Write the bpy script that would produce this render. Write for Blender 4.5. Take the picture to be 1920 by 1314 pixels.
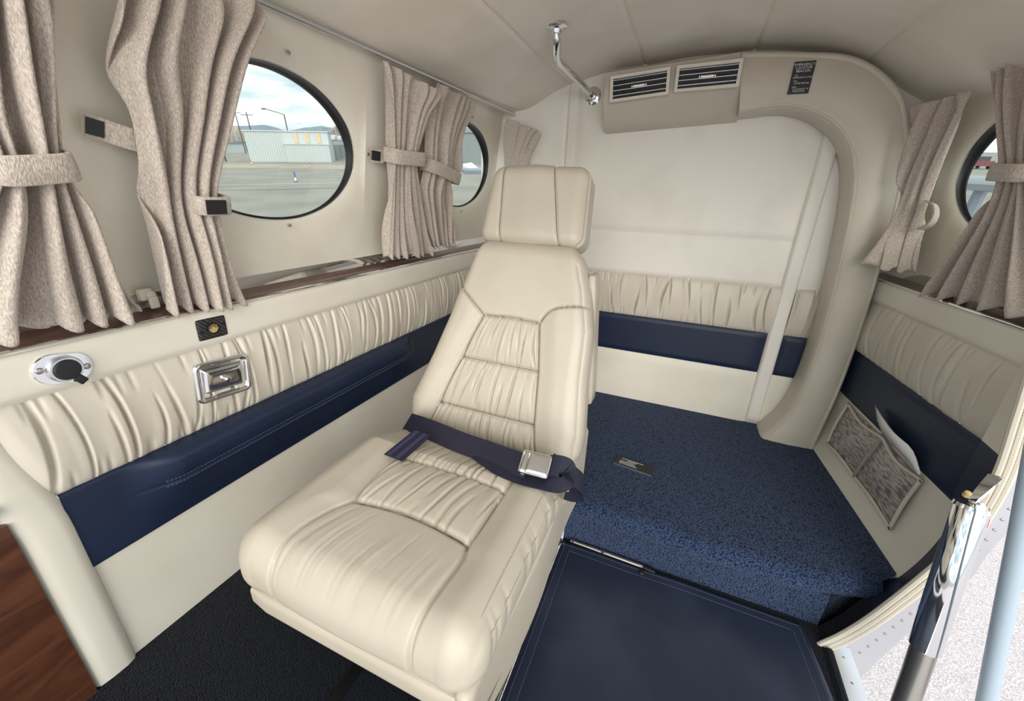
import bpy, bmesh, math, random
import numpy as np
from mathutils import Vector, Matrix
rnd = random.Random(7); nr = np.random.RandomState(11)
S = bpy.context.scene; COL = S.collection
for o in list(bpy.data.objects): bpy.data.objects.remove(o)
V = lambda *a: np.array(a, float)

# ------------------------------------------------------------ camera
F = 750.0; YAW, PITCH, ROLL = 0.389193573, 0.368801752, 0.0329596159
CP = V(0, 0, 1.0)
def _axes():
    cy, sy, cp, sp = math.cos(YAW), math.sin(YAW), math.cos(PITCH), math.sin(PITCH)
    f = V(-sy*cp, cy*cp, -sp); r = V(cy, sy, 0); u = np.cross(r, f)
    cr, sr = math.cos(ROLL), math.sin(ROLL)
    return cr*r+sr*u, -sr*r+cr*u, f
CR, CU, CF = _axes()
cam = bpy.data.objects.new('camera', bpy.data.cameras.new('camera')); COL.objects.link(cam)
cam.data.sensor_width = 36; cam.data.lens = F/1920*36; cam.data.clip_start = .01; cam.data.clip_end = 3000
cam.matrix_world = Matrix(((CR[0], CU[0], -CF[0], CP[0]), (CR[1], CU[1], -CF[1], CP[1]), (CR[2], CU[2], -CF[2], CP[2]), (0, 0, 0, 1)))
S.camera = cam
def ray(x, y): return CF+CR*(x-960)/F-CU*(y-657)/F
def at(px, py, **k):                      # photograph pixel -> point on an axis plane of the cabin
    (ax, v), = k.items(); i = 'xyz'.index(ax); d = ray(px, py); return CP+d*((v-CP[i])/d[i])
def on(px, py, P, n):                     # photograph pixel -> point on any plane of the cabin
    d = ray(px, py); return CP+d*(((P-CP)@n)/(d@n))

# the aircraft sits tail-low: the world outside is tilted against the cabin
GN = V(.025, -.107, .994); GN /= np.linalg.norm(GN)
GY = V(0, 1, 0)-GN*GN[1]; GY /= np.linalg.norm(GY); GX = np.cross(GY, GN)
GH = 2.2
def og(p): p = np.atleast_2d(np.array(p, float)); return CP+p[:, :1]*GX+p[:, 1:2]*GY+(p[:, 2:3]-GH)*GN
def gpx(px, py, z=0.):                    # photograph pixel -> outdoor ground coordinates
    d = ray(px, py); d = V(d@GX, d@GY, d@GN); return V(0, 0, GH)+d*((z-GH)/d[2])
def gdist(px, py, Y=None, X=None):
    d = ray(px, py); d = V(d@GX, d@GY, d@GN); k = (Y/d[1]) if Y is not None else X/d[0]; return V(0, 0, GH)+d*k

# ------------------------------------------------------------ world, sun, exposure
S.view_settings.view_transform = 'Standard'; S.view_settings.look = 'None'; S.view_settings.gamma = 1
S.view_settings.use_curve_mapping = False; S.view_settings.exposure = 1.3
W = bpy.data.worlds.new('overcast_sky'); S.world = W; W.use_nodes = True
nt = W.node_tree; nt.nodes.clear(); N = nt.nodes.new; L = nt.links.new
tc = N('ShaderNodeTexCoord'); mp = N('ShaderNodeMapping'); mp.inputs['Scale'].default_value = (1.6, 1.6, 7.5)
nz = N('ShaderNodeTexNoise'); nz.inputs['Scale'].default_value = 2.2; nz.inputs['Detail'].default_value = 7; nz.inputs['Roughness'].default_value = .55
cr = N('ShaderNodeValToRGB'); e = cr.color_ramp.elements
e[0].position = .36; e[0].color = (.20, .29, .34, 1); e[1].position = .63; e[1].color = (.88, .88, .85, 1)
e2 = e.new(.49); e2.color = (.44, .49, .50, 1)
bg = N('ShaderNodeBackground'); bg.inputs['Strength'].default_value = .98; wo = N('ShaderNodeOutputWorld')
L(tc.outputs['Generated'], mp.inputs[0]); L(mp.outputs[0], nz.inputs['Vector']); L(nz.outputs['Fac'], cr.inputs[0]); L(cr.outputs[0], bg.inputs[0]); L(bg.outputs[0], wo.inputs[0])
sl = bpy.data.lights.new('sun', 'SUN'); sl.energy = 1.1; sl.angle = math.radians(50); sl.color = (1, .95, .87)
so = bpy.data.objects.new('sun', sl); COL.objects.link(so)
so.rotation_euler = Vector((-.36, .85, -.32)).to_track_quat('-Z', 'Y').to_euler()

# ------------------------------------------------------------ materials
def srgb(r, g, b):
    f = lambda c: c/12.92 if c <= .04045 else ((c+.055)/1.055)**2.4
    return (f(r/255), f(g/255), f(b/255), 1)
def mat(name, col, rough=.5, metal=0, bump=0, bscale=200, bdist=.001, col2=None, cscale=6, cpos=(.4, .65), sheen=0, spec=.5, kind='noise', coat=0):
    m = bpy.data.materials.new(name); m.use_nodes = True; t = m.node_tree; b = t.nodes['Principled BSDF']
    b.inputs['Base Color'].default_value = col; b.inputs['Roughness'].default_value = rough; b.inputs['Metallic'].default_value = metal
    b.inputs['Specular IOR Level'].default_value = spec; b.inputs['Coat Weight'].default_value = coat; b.inputs['Coat Roughness'].default_value = .05
    if sheen: b.inputs['Sheen Weight'].default_value = sheen
    c = t.nodes.new('ShaderNodeTexCoord')
    if col2:
        n = t.nodes.new('ShaderNodeTexNoise'); n.inputs['Scale'].default_value = cscale; n.inputs['Detail'].default_value = 6
        r = t.nodes.new('ShaderNodeValToRGB'); r.color_ramp.elements[0].position = cpos[0]; r.color_ramp.elements[1].position = cpos[1]
        r.color_ramp.elements[0].color = col; r.color_ramp.elements[1].color = col2
        t.links.new(c.outputs['Object'], n.inputs['Vector']); t.links.new(n.outputs['Fac'], r.inputs[0]); t.links.new(r.outputs[0], b.inputs['Base Color'])
    if bump:
        if kind == 'noise':
            n2 = t.nodes.new('ShaderNodeTexNoise'); n2.inputs['Scale'].default_value = bscale; n2.inputs['Detail'].default_value = 4; out = n2.outputs['Fac']
        else:
            n2 = t.nodes.new('ShaderNodeTexVoronoi'); n2.inputs['Scale'].default_value = bscale; out = n2.outputs['Distance']
        t.links.new(c.outputs['Object'], n2.inputs['Vector'])
        bp = t.nodes.new('ShaderNodeBump'); bp.inputs['Strength'].default_value = bump; bp.inputs['Distance'].default_value = bdist
        bp.invert = kind != 'noise'
        t.links.new(out, bp.inputs['Height']); t.links.new(bp.outputs[0], b.inputs['Normal'])
    return m
M = {}
M['leather'] = mat('cream_leather', srgb(210, 202, 188), .42, bump=.25, bscale=420, bdist=.0006, col2=srgb(203, 194, 179), cscale=5)
M['seat'] = mat('cream_seat_leather', srgb(194, 185, 170), .42, bump=.3, bscale=420, bdist=.0006, col2=srgb(186, 177, 161), cscale=5)
M['wallvinyl'] = mat('cream_wall_vinyl', srgb(230, 224, 211), .5, bump=.2, bscale=500, bdist=.0005, col2=srgb(222, 215, 201), cscale=4)
M['bulk'] = mat('bulkhead_vinyl', srgb(238, 233, 224), .5, bump=.2, bscale=500, bdist=.0005, col2=srgb(222, 216, 206), cscale=3.5, cpos=(.5, .8))
M['liner'] = mat('headliner_suede', srgb(238, 231, 218), .85, bump=.3, bscale=300, bdist=.0006, col2=srgb(229, 221, 207), cscale=5, sheen=.1)
M['lining'] = mat('window_lining', srgb(234, 228, 214), .75, bump=.25, bscale=350, bdist=.0006, col2=srgb(218, 211, 195), cscale=4)
M['blue'] = mat('navy_vinyl', srgb(27, 37, 60), .42, bump=.25, bscale=380, bdist=.0006, col2=srgb(30, 41, 65), cscale=6, spec=.35)
M['matleather'] = mat('navy_mat_leather', srgb(39, 46, 64), .36, bump=.25, bscale=300, bdist=.0006, col2=srgb(53, 60, 78), cscale=5, cpos=(.45, .7))
M['belt'] = mat('navy_webbing', srgb(27, 27, 48), .6, bump=.5, bscale=900, bdist=.0004)
M['beltstripe'] = mat('violet_webbing_stripe', srgb(52, 52, 90), .5, bump=.4, bscale=900, bdist=.0004)
M['chrome'] = mat('chrome', (.82, .83, .85, 1), .07, 1)
M['satin'] = mat('satin_aluminium', (.72, .74, .78, 1), .32, 1, bump=.15, bscale=60, bdist=.001)
M['steel'] = mat('dull_steel', (.45, .43, .40, 1), .35, 1)
M['black'] = mat('black_rubber', srgb(24, 25, 28), .5)
M['hole'] = mat('black_plastic', srgb(14, 14, 16), .4)
M['seam'] = mat('seam_shadow_line', srgb(126, 114, 96), .8)  # darker beige paints the shadow gap of the sewn seat seams
M['stitch'] = mat('cream_thread', srgb(196, 188, 172), .8)
M['bstitch'] = mat('grey_thread', srgb(92, 100, 122), .8)
M['plate'] = mat('placard_black', srgb(34, 34, 42), .45)
M['white'] = mat('white_print', srgb(236, 234, 228), .6)
M['paper'] = mat('white_paper', srgb(238, 238, 236), .7)
M['gold'] = mat('tan_contact', srgb(196, 166, 110), .4)
M['greytube'] = mat('grey_blue_paint', srgb(168, 184, 198), .35)
M['red'] = mat('red_paint', srgb(190, 50, 50), .5)
M['clear'] = mat('clip_plastic', srgb(220, 215, 200), .3)

def wood():
    m = bpy.data.materials.new('mahogany_veneer'); m.use_nodes = True; t = m.node_tree; b = t.nodes['Principled BSDF']
    c = t.nodes.new('ShaderNodeTexCoord'); mpp = t.nodes.new('ShaderNodeMapping'); mpp.inputs['Scale'].default_value = (3, 2.2, 9)
    n = t.nodes.new('ShaderNodeTexNoise'); n.inputs['Scale'].default_value = 3; n.inputs['Detail'].default_value = 8; n.inputs['Distortion'].default_value = 1.6
    r = t.nodes.new('ShaderNodeValToRGB'); r.color_ramp.elements[0].position = .3; r.color_ramp.elements[1].position = .72
    r.color_ramp.elements[0].color = srgb(66, 36, 23); r.color_ramp.elements[1].color = srgb(104, 62, 42)
    t.links.new(c.outputs['Object'], mpp.inputs[0]); t.links.new(mpp.outputs[0], n.inputs['Vector']); t.links.new(n.outputs['Fac'], r.inputs[0]); t.links.new(r.outputs[0], b.inputs['Base Color'])
    b.inputs['Roughness'].default_value = .35; b.inputs['Coat Weight'].default_value = .5; b.inputs['Coat Roughness'].default_value = .08
    return m
M['wood'] = wood()
def carpet(name, c1, c2, sc):
    m = bpy.data.materials.new(name); m.use_nodes = True; t = m.node_tree; b = t.nodes['Principled BSDF']
    c = t.nodes.new('ShaderNodeTexCoord'); v = t.nodes.new('ShaderNodeTexVoronoi'); v.inputs['Scale'].default_value = sc
    r = t.nodes.new('ShaderNodeValToRGB'); r.color_ramp.elements[0].position = .15; r.color_ramp.elements[1].position = .75
    r.color_ramp.elements[0].color = c2; r.color_ramp.elements[1].color = c1
    t.links.new(c.outputs['Object'], v.inputs['Vector']); t.links.new(v.outputs['Distance'], r.inputs[0]); t.links.new(r.outputs[0], b.inputs['Base Color'])
    bp = t.nodes.new('ShaderNodeBump'); bp.invert = True; bp.inputs['Strength'].default_value = .9; bp.inputs['Distance'].default_value = .004
    t.links.new(v.outputs['Distance'], bp.inputs['Height']); t.links.new(bp.outputs[0], b.inputs['Normal'])
    b.inputs['Roughness'].default_value = .9; b.inputs['Sheen Weight'].default_value = .08; b.inputs['Specular IOR Level'].default_value = .15
    return m
M['carpet'] = carpet('blue_loop_carpet', srgb(21, 31, 54), srgb(68, 87, 122), 235)
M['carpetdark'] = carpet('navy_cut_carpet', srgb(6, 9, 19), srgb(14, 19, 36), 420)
def fabric():
    m = bpy.data.materials.new('slub_curtain_cloth'); m.use_nodes = True; t = m.node_tree; b = t.nodes['Principled BSDF']
    c = t.nodes.new('ShaderNodeTexCoord'); mpp = t.nodes.new('ShaderNodeMapping'); mpp.inputs['Scale'].default_value = (620, 620, 190)
    n = t.nodes.new('ShaderNodeTexNoise'); n.inputs['Scale'].default_value = 1; n.inputs['Detail'].default_value = 3
    r = t.nodes.new('ShaderNodeValToRGB'); r.color_ramp.elements[0].position = .34; r.color_ramp.elements[1].position = .66
    r.color_ramp.elements[0].color = srgb(172, 157, 146); r.color_ramp.elements[1].color = srgb(214, 203, 192)
    bp = t.nodes.new('ShaderNodeBump'); bp.inputs['Strength'].default_value = .55; bp.inputs['Distance'].default_value = .0025
    t.links.new(c.outputs['Object'], mpp.inputs[0]); t.links.new(mpp.outputs[0], n.inputs['Vector']); t.links.new(n.outputs['Fac'], r.inputs[0]); t.links.new(r.outputs[0], b.inputs['Base Color'])
    t.links.new(n.outputs['Fac'], bp.inputs['Height']); t.links.new(bp.outputs[0], b.inputs['Normal'])
    b.inputs['Roughness'].default_value = .9; b.inputs['Sheen Weight'].default_value = .3; b.inputs['Specular IOR Level'].default_value = .2
    return m
M['curtain'] = fabric()
def weave():
    m = bpy.data.materials.new('carbon_weave'); m.use_nodes = True; t = m.node_tree; b = t.nodes['Principled BSDF']
    c = t.nodes.new('ShaderNodeTexCoord'); w = t.nodes.new('ShaderNodeTexWave'); w.bands_direction = 'DIAGONAL'; w.inputs['Scale'].default_value = 75
    r = t.nodes.new('ShaderNodeValToRGB'); r.color_ramp.elements[0].color = srgb(16, 17, 18); r.color_ramp.elements[1].color = srgb(62, 62, 60)
    t.links.new(c.outputs['Object'], w.inputs['Vector']); t.links.new(w.outputs['Fac'], r.inputs[0]); t.links.new(r.outputs[0], b.inputs['Base Color']); b.inputs['Roughness'].default_value = .3
    return m
M['carbon'] = weave()
def doc(name, base, ink, sy, sz):
    m = bpy.data.materials.new(name); m.use_nodes = True; t = m.node_tree; b = t.nodes['Principled BSDF']
    c = t.nodes.new('ShaderNodeTexCoord'); mpp = t.nodes.new('ShaderNodeMapping'); mpp.inputs['Scale'].default_value = (1, sy, sz)
    n = t.nodes.new('ShaderNodeTexNoise'); n.inputs['Scale'].default_value = 1; n.inputs['Detail'].default_value = 2.5
    r = t.nodes.new('ShaderNodeValToRGB'); r.color_ramp.elements[0].position = .40; r.color_ramp.elements[1].position = .55
    r.color_ramp.elements[0].color = ink; r.color_ramp.elements[1].color = base
    t.links.new(c.outputs['Object'], mpp.inputs[0]); t.links.new(mpp.outputs[0], n.inputs['Vector']); t.links.new(n.outputs['Fac'], r.inputs[0]); t.links.new(r.outputs[0], b.inputs['Base Color'])
    b.inputs['Roughness'].default_value = .25; return m
M['docs'] = doc('printed_forms_behind_film', srgb(180, 169, 166), srgb(120, 108, 110), 34, 170)
M['docs2'] = doc('ruled_paper', srgb(236, 236, 238), srgb(150, 155, 180), 8, 240)
def glass():
    m = bpy.data.materials.new('window_glass'); m.use_nodes = True; t = m.node_tree; t.nodes.remove(t.nodes['Principled BSDF'])
    a = t.nodes.new('ShaderNodeBsdfTransparent'); a.inputs[0].default_value = (.95, .97, .96, 1); g = t.nodes.new('ShaderNodeBsdfGlossy'); g.inputs['Roughness'].default_value = .02
    x = t.nodes.new('ShaderNodeMixShader'); x.inputs[0].default_value = .04
    t.links.new(a.outputs[0], x.inputs[1]); t.links.new(g.outputs[0], x.inputs[2]); t.links.new(x.outputs[0], t.nodes['Material Output'].inputs[0]); return m
M['glass'] = glass()
# outdoor materials
M['apron'] = mat('speckled_concrete', srgb(216, 209, 210), .9, col2=srgb(176, 165, 170), cscale=150, cpos=(.42, .6))
M['asphalt'] = mat('airfield_asphalt', srgb(150, 147, 138), .9, col2=srgb(134, 132, 126), cscale=.4)
M['dirt'] = mat('tan_gravel', srgb(176, 164, 146), .95, col2=srgb(158, 148, 132), cscale=.6)
M['hangar'] = mat('white_corrugated_metal', srgb(186, 194, 196), .5)
M['hangargrey'] = mat('grey_corrugated_metal', srgb(128, 138, 140), .6)
M['hangartan'] = mat('tan_panel', srgb(204, 186, 150), .6)
M['pole'] = mat('weathered_pole', srgb(92, 90, 86), .8)
M['hill'] = mat('bare_mountain', srgb(178, 164, 152), 1, col2=srgb(146, 138, 134), cscale=.02)
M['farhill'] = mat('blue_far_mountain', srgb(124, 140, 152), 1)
M['wingwhite'] = mat('white_wing_paint', srgb(236, 238, 240), .3)
M['winggrey'] = mat('grey_wing_paint', srgb(120, 130, 142), .3)
M['delin'] = mat('blue_marker', srgb(70, 120, 170), .6)
M['orange'] = mat('orange_marker', srgb(200, 110, 70), .6)
M['carred'] = mat('dark_red_paint', srgb(112, 50, 58), .4)
M['tyre'] = mat('dark_rubber', srgb(36, 36, 38), .7)
M['carglass'] = mat('dark_glass', srgb(50, 56, 62), .2)

# ------------------------------------------------------------ builders
ORG = {}
def tag(o, label, cat=None, group=None, kind=None):
    if label: o['label'] = label
    if cat: o['category'] = cat
    if group: o['group'] = group
    if kind: o['kind'] = kind
    return o
def thing(name, label, cat, loc, group=None, kind=None):
    o = bpy.data.objects.new(name, None); COL.objects.link(o); o.location = tuple(loc); o.empty_display_size = .05
    ORG[o.name] = V(*loc); return tag(o, label, cat, group, kind)
def mk(name, v, f, m, parent=None, smooth=True, sharp=None, normals=None, base=None):
    v = np.array(v, float).reshape(-1, 3)
    if parent is not None: org = ORG[parent.name]
    elif base is not None: org = np.array(base, float)
    else: org = V((v[:, 0].min()+v[:, 0].max())/2, (v[:, 1].min()+v[:, 1].max())/2, v[:, 2].min())
    me = bpy.data.meshes.new(name); me.from_pydata((v-org).tolist(), [], [tuple(int(i) for i in q) for q in f]); me.materials.append(M[m] if isinstance(m, str) else m)
    if smooth: me.polygons.foreach_set('use_smooth', [True]*len(me.polygons))
    if sharp: me.set_sharp_from_angle(angle=math.radians(sharp))
    me.update()
    if normals is not None: me.normals_split_custom_set_from_vertices([tuple(n) for n in normals])
    o = bpy.data.objects.new(name, me); COL.objects.link(o)
    if parent is not None: o.parent = parent
    else: o.location = tuple(org)
    ORG[o.name] = org
    return o
class MB:
    def __init__(s): s.v = []; s.f = []
    def add(s, v, f):
        n = len(s.v); s.v += [tuple(map(float, p)) for p in v]; s.f += [tuple(i+n for i in q) for q in f]; return s
    def box(s, lo, hi):
        x0, y0, z0 = lo; x1, y1, z1 = hi
        return s.add([(x0, y0, z0), (x1, y0, z0), (x1, y1, z0), (x0, y1, z0), (x0, y0, z1), (x1, y0, z1), (x1, y1, z1), (x0, y1, z1)],
                     [(0, 3, 2, 1), (4, 5, 6, 7), (0, 1, 5, 4), (1, 2, 6, 5), (2, 3, 7, 6), (3, 0, 4, 7)])
    def frame_box(s, O, ux, uy, uz, lo, hi):
        m = MB().box(lo, hi); return s.add([O+ux*p[0]+uy*p[1]+uz*p[2] for p in m.v], m.f)
    def tube(s, path, r, n=12, caps=True, flat=None):
        P = [np.array(p, float) for p in path]; R = r if hasattr(r, '__len__') else [r]*len(P); vs = []; up = None
        for i, p in enumerate(P):
            t = P[min(i+1, len(P)-1)]-P[max(i-1, 0)]; t /= np.linalg.norm(t)+1e-12
            if up is None: up = V(0, 0, 1) if abs(t[2]) < .9 else V(1, 0, 0)
            a = np.cross(t, up); a /= np.linalg.norm(a)+1e-12; b = np.cross(a, t); up = b
            for k in range(n):
                an = 2*math.pi*k/n; vs.append(p+R[i]*(a*math.cos(an)+b*math.sin(an)*(flat or 1)))
        fs = [(i*n+k, i*n+(k+1) % n, (i+1)*n+(k+1) % n, (i+1)*n+k) for i in range(len(P)-1) for k in range(n)]
        if caps: fs += [tuple(range(n))[::-1], tuple(range((len(P)-1)*n, len(P)*n))]
        return s.add(vs, fs)
    def lathe(s, O, ax, prof, n=24):       # prof: list of (radius, height along ax)
        ax = np.array(ax, float); ax /= np.linalg.norm(ax); a = np.cross(ax, V(0, 0, 1) if abs(ax[2]) < .9 else V(1, 0, 0)); a /= np.linalg.norm(a); b = np.cross(ax, a)
        vs = [O+ax*h+r*(a*math.cos(2*math.pi*k/n)+b*math.sin(2*math.pi*k/n)) for r, h in prof for k in range(n)]
        fs = [(i*n+k, i*n+(k+1) % n, (i+1)*n+(k+1) % n, (i+1)*n+k) for i in range(len(prof)-1) for k in range(n)]
        fs += [tuple(range(n))[::-1], tuple(range((len(prof)-1)*n, len(prof)*n))]
        return s.add(vs, fs)
    def ribbon(s, pts, side, w, th):       # thick strap: centre points, side directions
        P = [np.array(p, float) for p in pts]; n = len(P); vs = []
        for i, p in enumerate(P):
            t = P[min(i+1, n-1)]-P[max(i-1, 0)]; t /= np.linalg.norm(t)+1e-12
            sd = np.array(side[i] if isinstance(side, list) else side, float); sd = sd-t*(sd@t); sd /= np.linalg.norm(sd); nn = np.cross(t, sd)
            for a_, b_ in ((-1, -1), (1, -1), (1, 1), (-1, 1)): vs.append(p+sd*w/2*a_+nn*th/2*b_)
        fs = [(i*4+k, i*4+(k+1) % 4, i*4+4+(k+1) % 4, i*4+4+k) for i in range(n-1) for k in range(4)]+[(3, 2, 1, 0), tuple(range(4*n-4, 4*n))]
        return s.add(vs, fs)
    def build(s, name, m, parent=None, smooth=True, sharp=35, base=None): return mk(name, s.v, s.f, m, parent, smooth, sharp, None, base)
def grid(fn, nu, nv, closed=False):
    u, v = np.meshgrid(np.linspace(0, 1, nu+1), np.linspace(0, 1, nv+1), indexing='ij')
    P = fn(u, v).reshape(-1, 3); f = [(i*(nv+1)+j, (i+1)*(nv+1)+j, (i+1)*(nv+1)+j+1, i*(nv+1)+j+1) for i in range(nu) for j in range(nv)]
    return P, f
def stack3(x, y, z): return np.stack(np.broadcast_arrays(x, y, z), -1).astype(float)
def cat(pts, n=8):                         # Catmull-Rom through the points
    P = np.array(pts, float); P = np.vstack([2*P[0]-P[1], P, 2*P[-1]-P[-2]]); out = []
    for i in range(1, len(P)-2):
        for k in range(n):
            t = k/n; a, b, c, d = P[i-1:i+3]; out.append(.5*((2*b)+(c-a)*t+(2*a-5*b+4*c-d)*t*t+(3*b-a-3*c+d)*t**3))
    out.append(P[-2]); return np.array(out)
def sstep(a, b, x): t = np.clip((x-a)/(b-a), 0, 1); return t*t*(3-2*t)
def dpoly(X, Y, poly):
    d = np.full(np.shape(X), 1e9)
    for (ax, ay), (bx, by) in zip(poly[:-1], poly[1:]):
        vx, vy = bx-ax, by-ay; t = np.clip(((X-ax)*vx+(Y-ay)*vy)/(vx*vx+vy*vy+1e-12), 0, 1)
        d = np.minimum(d, np.hypot(X-ax-t*vx, Y-ay-t*vy))
    return d
def gathers(u, v, n, seed, wid=.012, lo=0., hi=1.):   # leather creases running along v, u,v in metres-like [0..len],[0..1]
    r = np.random.RandomState(seed); h = np.zeros(np.shape(u)); span = hi-lo
    for i in range(n):
        c = lo+span*(i+.5+r.uniform(-.38, .38))/n; sl = r.uniform(-.5, .5)*span/n; cv = r.uniform(-.6, .6)*span/n
        w = wid*r.uniform(.6, 1.3); d = u-(c+sl*(v-.5)+cv*(v-.5)**2*2)
        kind = r.randint(4); mid = r.uniform(.2, .8)
        a = 1 if kind == 0 else (sstep(.75, .2, v) if kind == 1 else (sstep(.25, .8, v) if kind == 2 else .55+.45*np.cos((v-mid)*5)))
        a = a*r.uniform(.55, 1.1)
        sgn_ = 1 if r.randint(2) else -1; dq = d*sgn_
        h = h+a*(-1.9*np.exp(-(d/(.34*w))**2)+.62*np.where(dq > 0, np.exp(-dq/(1.9*w)), np.exp(dq/(.5*w))*.8)+.16*np.exp(-((dq+1.5*w)/w)**2))
    fine = np.zeros(np.shape(u))
    for i in range(int(n*2.2)):
        c = lo+span*r.uniform(0, 1); w = wid*.4; top = r.randint(2); d = u-c-r.uniform(-.4, .4)*wid*(v-.5)
        fine = fine-.5*np.exp(-(d/w)**2)*(sstep(.28, .02, v) if top else sstep(.72, .98, v))
    return h+fine
def vnormals(v, f):
    f4 = np.array([q if len(q) == 4 else (q[0], q[1], q[2], q[2]) for q in f]); n = np.cross(v[f4[:, 2]]-v[f4[:, 0]], v[f4[:, 3]]-v[f4[:, 1]]); N_ = np.zeros_like(v)
    for k in range(4): np.add.at(N_, f4[:, k], n)
    return N_/(np.linalg.norm(N_, axis=1, keepdims=True)+1e-12)
def regions(v, f, lab, spec, parent):      # one mesh per region of one continuous surface
    Nn = vnormals(v, f); f = np.array(f); out = {}
    for k, (name, m, label) in spec.items():
        ff = f[lab == k]
        if not len(ff): continue
        ids, inv = np.unique(ff, return_inverse=True); o = mk(name, v[ids], inv.reshape(ff.shape), m, parent, True, None, Nn[ids]); out[k] = o
        if label: o['label'] = label
    return out
def rgrid(h, r, n):                        # rounded box as dense quad grid; returns q (box coords), p (rounded), nrm, faces
    idx = {}; qs = []; fs = []
    def vid(a, b, c):
        k = (a, b, c)
        if k not in idx: idx[k] = len(qs); qs.append((a/n[0]*2-1, b/n[1]*2-1, c/n[2]*2-1))
        return idx[k]
    nx, ny, nz = n
    for i in range(nx):
        for j in range(ny):
            fs.append((vid(i, j, nz), vid(i+1, j, nz), vid(i+1, j+1, nz), vid(i, j+1, nz))); fs.append((vid(i, j, 0), vid(i, j+1, 0), vid(i+1, j+1, 0), vid(i+1, j, 0)))
    for i in range(nx):
        for k in range(nz):
            fs.append((vid(i, 0, k), vid(i+1, 0, k), vid(i+1, 0, k+1), vid(i, 0, k+1))); fs.append((vid(i, ny, k), vid(i, ny, k+1), vid(i+1, ny, k+1), vid(i+1, ny, k)))
    for j in range(ny):
        for k in range(nz):
            fs.append((vid(0, j, k), vid(0, j, k+1), vid(0, j+1, k+1), vid(0, j+1, k))); fs.append((vid(nx, j, k), vid(nx, j+1, k), vid(nx, j+1, k+1), vid(nx, j, k+1)))
    h = np.array(h, float); q = np.array(qs)*h; inn = np.clip(q, -h+r, h-r); d = q-inn; ln = np.linalg.norm(d, axis=1, keepdims=True)
    nm = d/np.maximum(ln, 1e-9); return q, inn+nm*r, nm, fs
def rbox(name, O, ux, uy, uz, h, r, m, parent=None, seg=3, base=None):   # small rounded box
    n = max(2, seg*2); q, p, nm, fs = rgrid(h, r, (n, n, n)); P = O+p[:, :1]*ux+p[:, 1:2]*uy+p[:, 2:3]*uz
    return mk(name, P, fs, m, parent, True, 50, None, base)
def dashes(path, step, ln, r):             # stitches along a polyline
    mb = MB(); P = np.array(path, float); seg = np.linalg.norm(np.diff(P, axis=0), axis=1); cum = np.concatenate([[0], np.cumsum(seg)]); s = 0
    g = lambda t: np.array([np.interp(t, cum, P[:, k]) for k in range(3)])
    while s+ln < cum[-1]: mb.tube([g(s), g(s+ln)], r, 5); s += step
    return mb
def text(body, size, m, parent, O, ux, uy, name='lettering', extrude=.0002, align='CENTER'):
    c = bpy.data.curves.new('lettering', 'FONT'); c.body = body; c.size = size; c.align_x = align; c.align_y = 'CENTER'; c.extrude = extrude; c.resolution_u = 2
    t = bpy.data.objects.new('lettering_source', c); COL.objects.link(t); bpy.context.view_layer.update()
    me = bpy.data.meshes.new_from_object(t); v = np.array([x.co[:] for x in me.vertices]); f = [tuple(p.vertices) for p in me.polygons]; bpy.data.objects.remove(t)
    uz = np.cross(ux, uy); return mk(name, O+v[:, :1]*ux+v[:, 1:2]*uy+v[:, 2:3]*uz, f, m, parent, False)
EX, EY, EZ = V(1, 0, 0), V(0, 1, 0), V(0, 0, 1)
# ------------------------------------------------------------ cabin shell
LW, BY = -.81, 1.72                       # left side panel plane, bulkhead plane
ZL, ZS = .19, .155                        # floor under the seat, rear step
def xr(y): return .605+(1.6-np.asarray(y, float))*.0965    # right side panel plane
def lin_l(z): return -.855+(np.asarray(z, float)-.815)*(.08/.495)
def lin_r(y, z): return xr(y)+.045-(np.asarray(z, float)-.815)*(.045/.495)
# floor
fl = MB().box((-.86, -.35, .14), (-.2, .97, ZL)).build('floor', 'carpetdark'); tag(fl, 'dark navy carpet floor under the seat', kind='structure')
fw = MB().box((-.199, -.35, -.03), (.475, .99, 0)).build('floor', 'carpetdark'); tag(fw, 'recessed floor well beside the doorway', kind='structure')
MB().box((-.43, -.35, ZL-.002), (-.41, .97, ZL+.003)).build('floor_track', 'hole', fl)
# rear carpeted step with rounded nose
prof = [(.964, .0), (.964, .103), (.954, .102), (.946, .108), (.943, .122), (.948, .138), (.962, .150), (.984, ZS), (1.06, ZS), (1.2, ZS), (BY, ZS), (BY, -.02), (.964, -.02)]
def step_v(x): return [(x, y, z) for y, z in prof]
def riser_x(y): return float(xr(y))+.02
nst = 60; sv = []; k = len(prof)
for i in range(nst+1):
    t = i/nst
    for y, z in prof:
        x0, x1 = -.199, (.475 if z < .1035 and y == .964 else (.582 if y < .97 else .61 if y < 1 else riser_x(y)-.052))
        w = .004*math.sin(9*t)+.003*math.sin(23*t)
        rr = max(0, t-.72)/.28
        yy = y+(w+.055*rr*rr if y < .99 and y != .964 else 0); sv.append((x0+(x1-x0)*t, yy, z))
sf = [(i*k+j, i*k+(j+1) % k, (i+1)*k+(j+1) % k, (i+1)*k+j) for i in range(nst) for j in range(k)]+[tuple(range(k))[::-1], tuple(range(nst*k, nst*k+k))]
stp = mk('carpeted_step', sv, sf, 'carpet', None, True, 60); tag(stp, 'blue loop-pile carpeted step at the foot of the rear bulkhead', 'step')
MB().box((-.86, .97, .1), (-.199, BY, ZS)).build('platform_behind_seat', 'carpet', stp)

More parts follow.
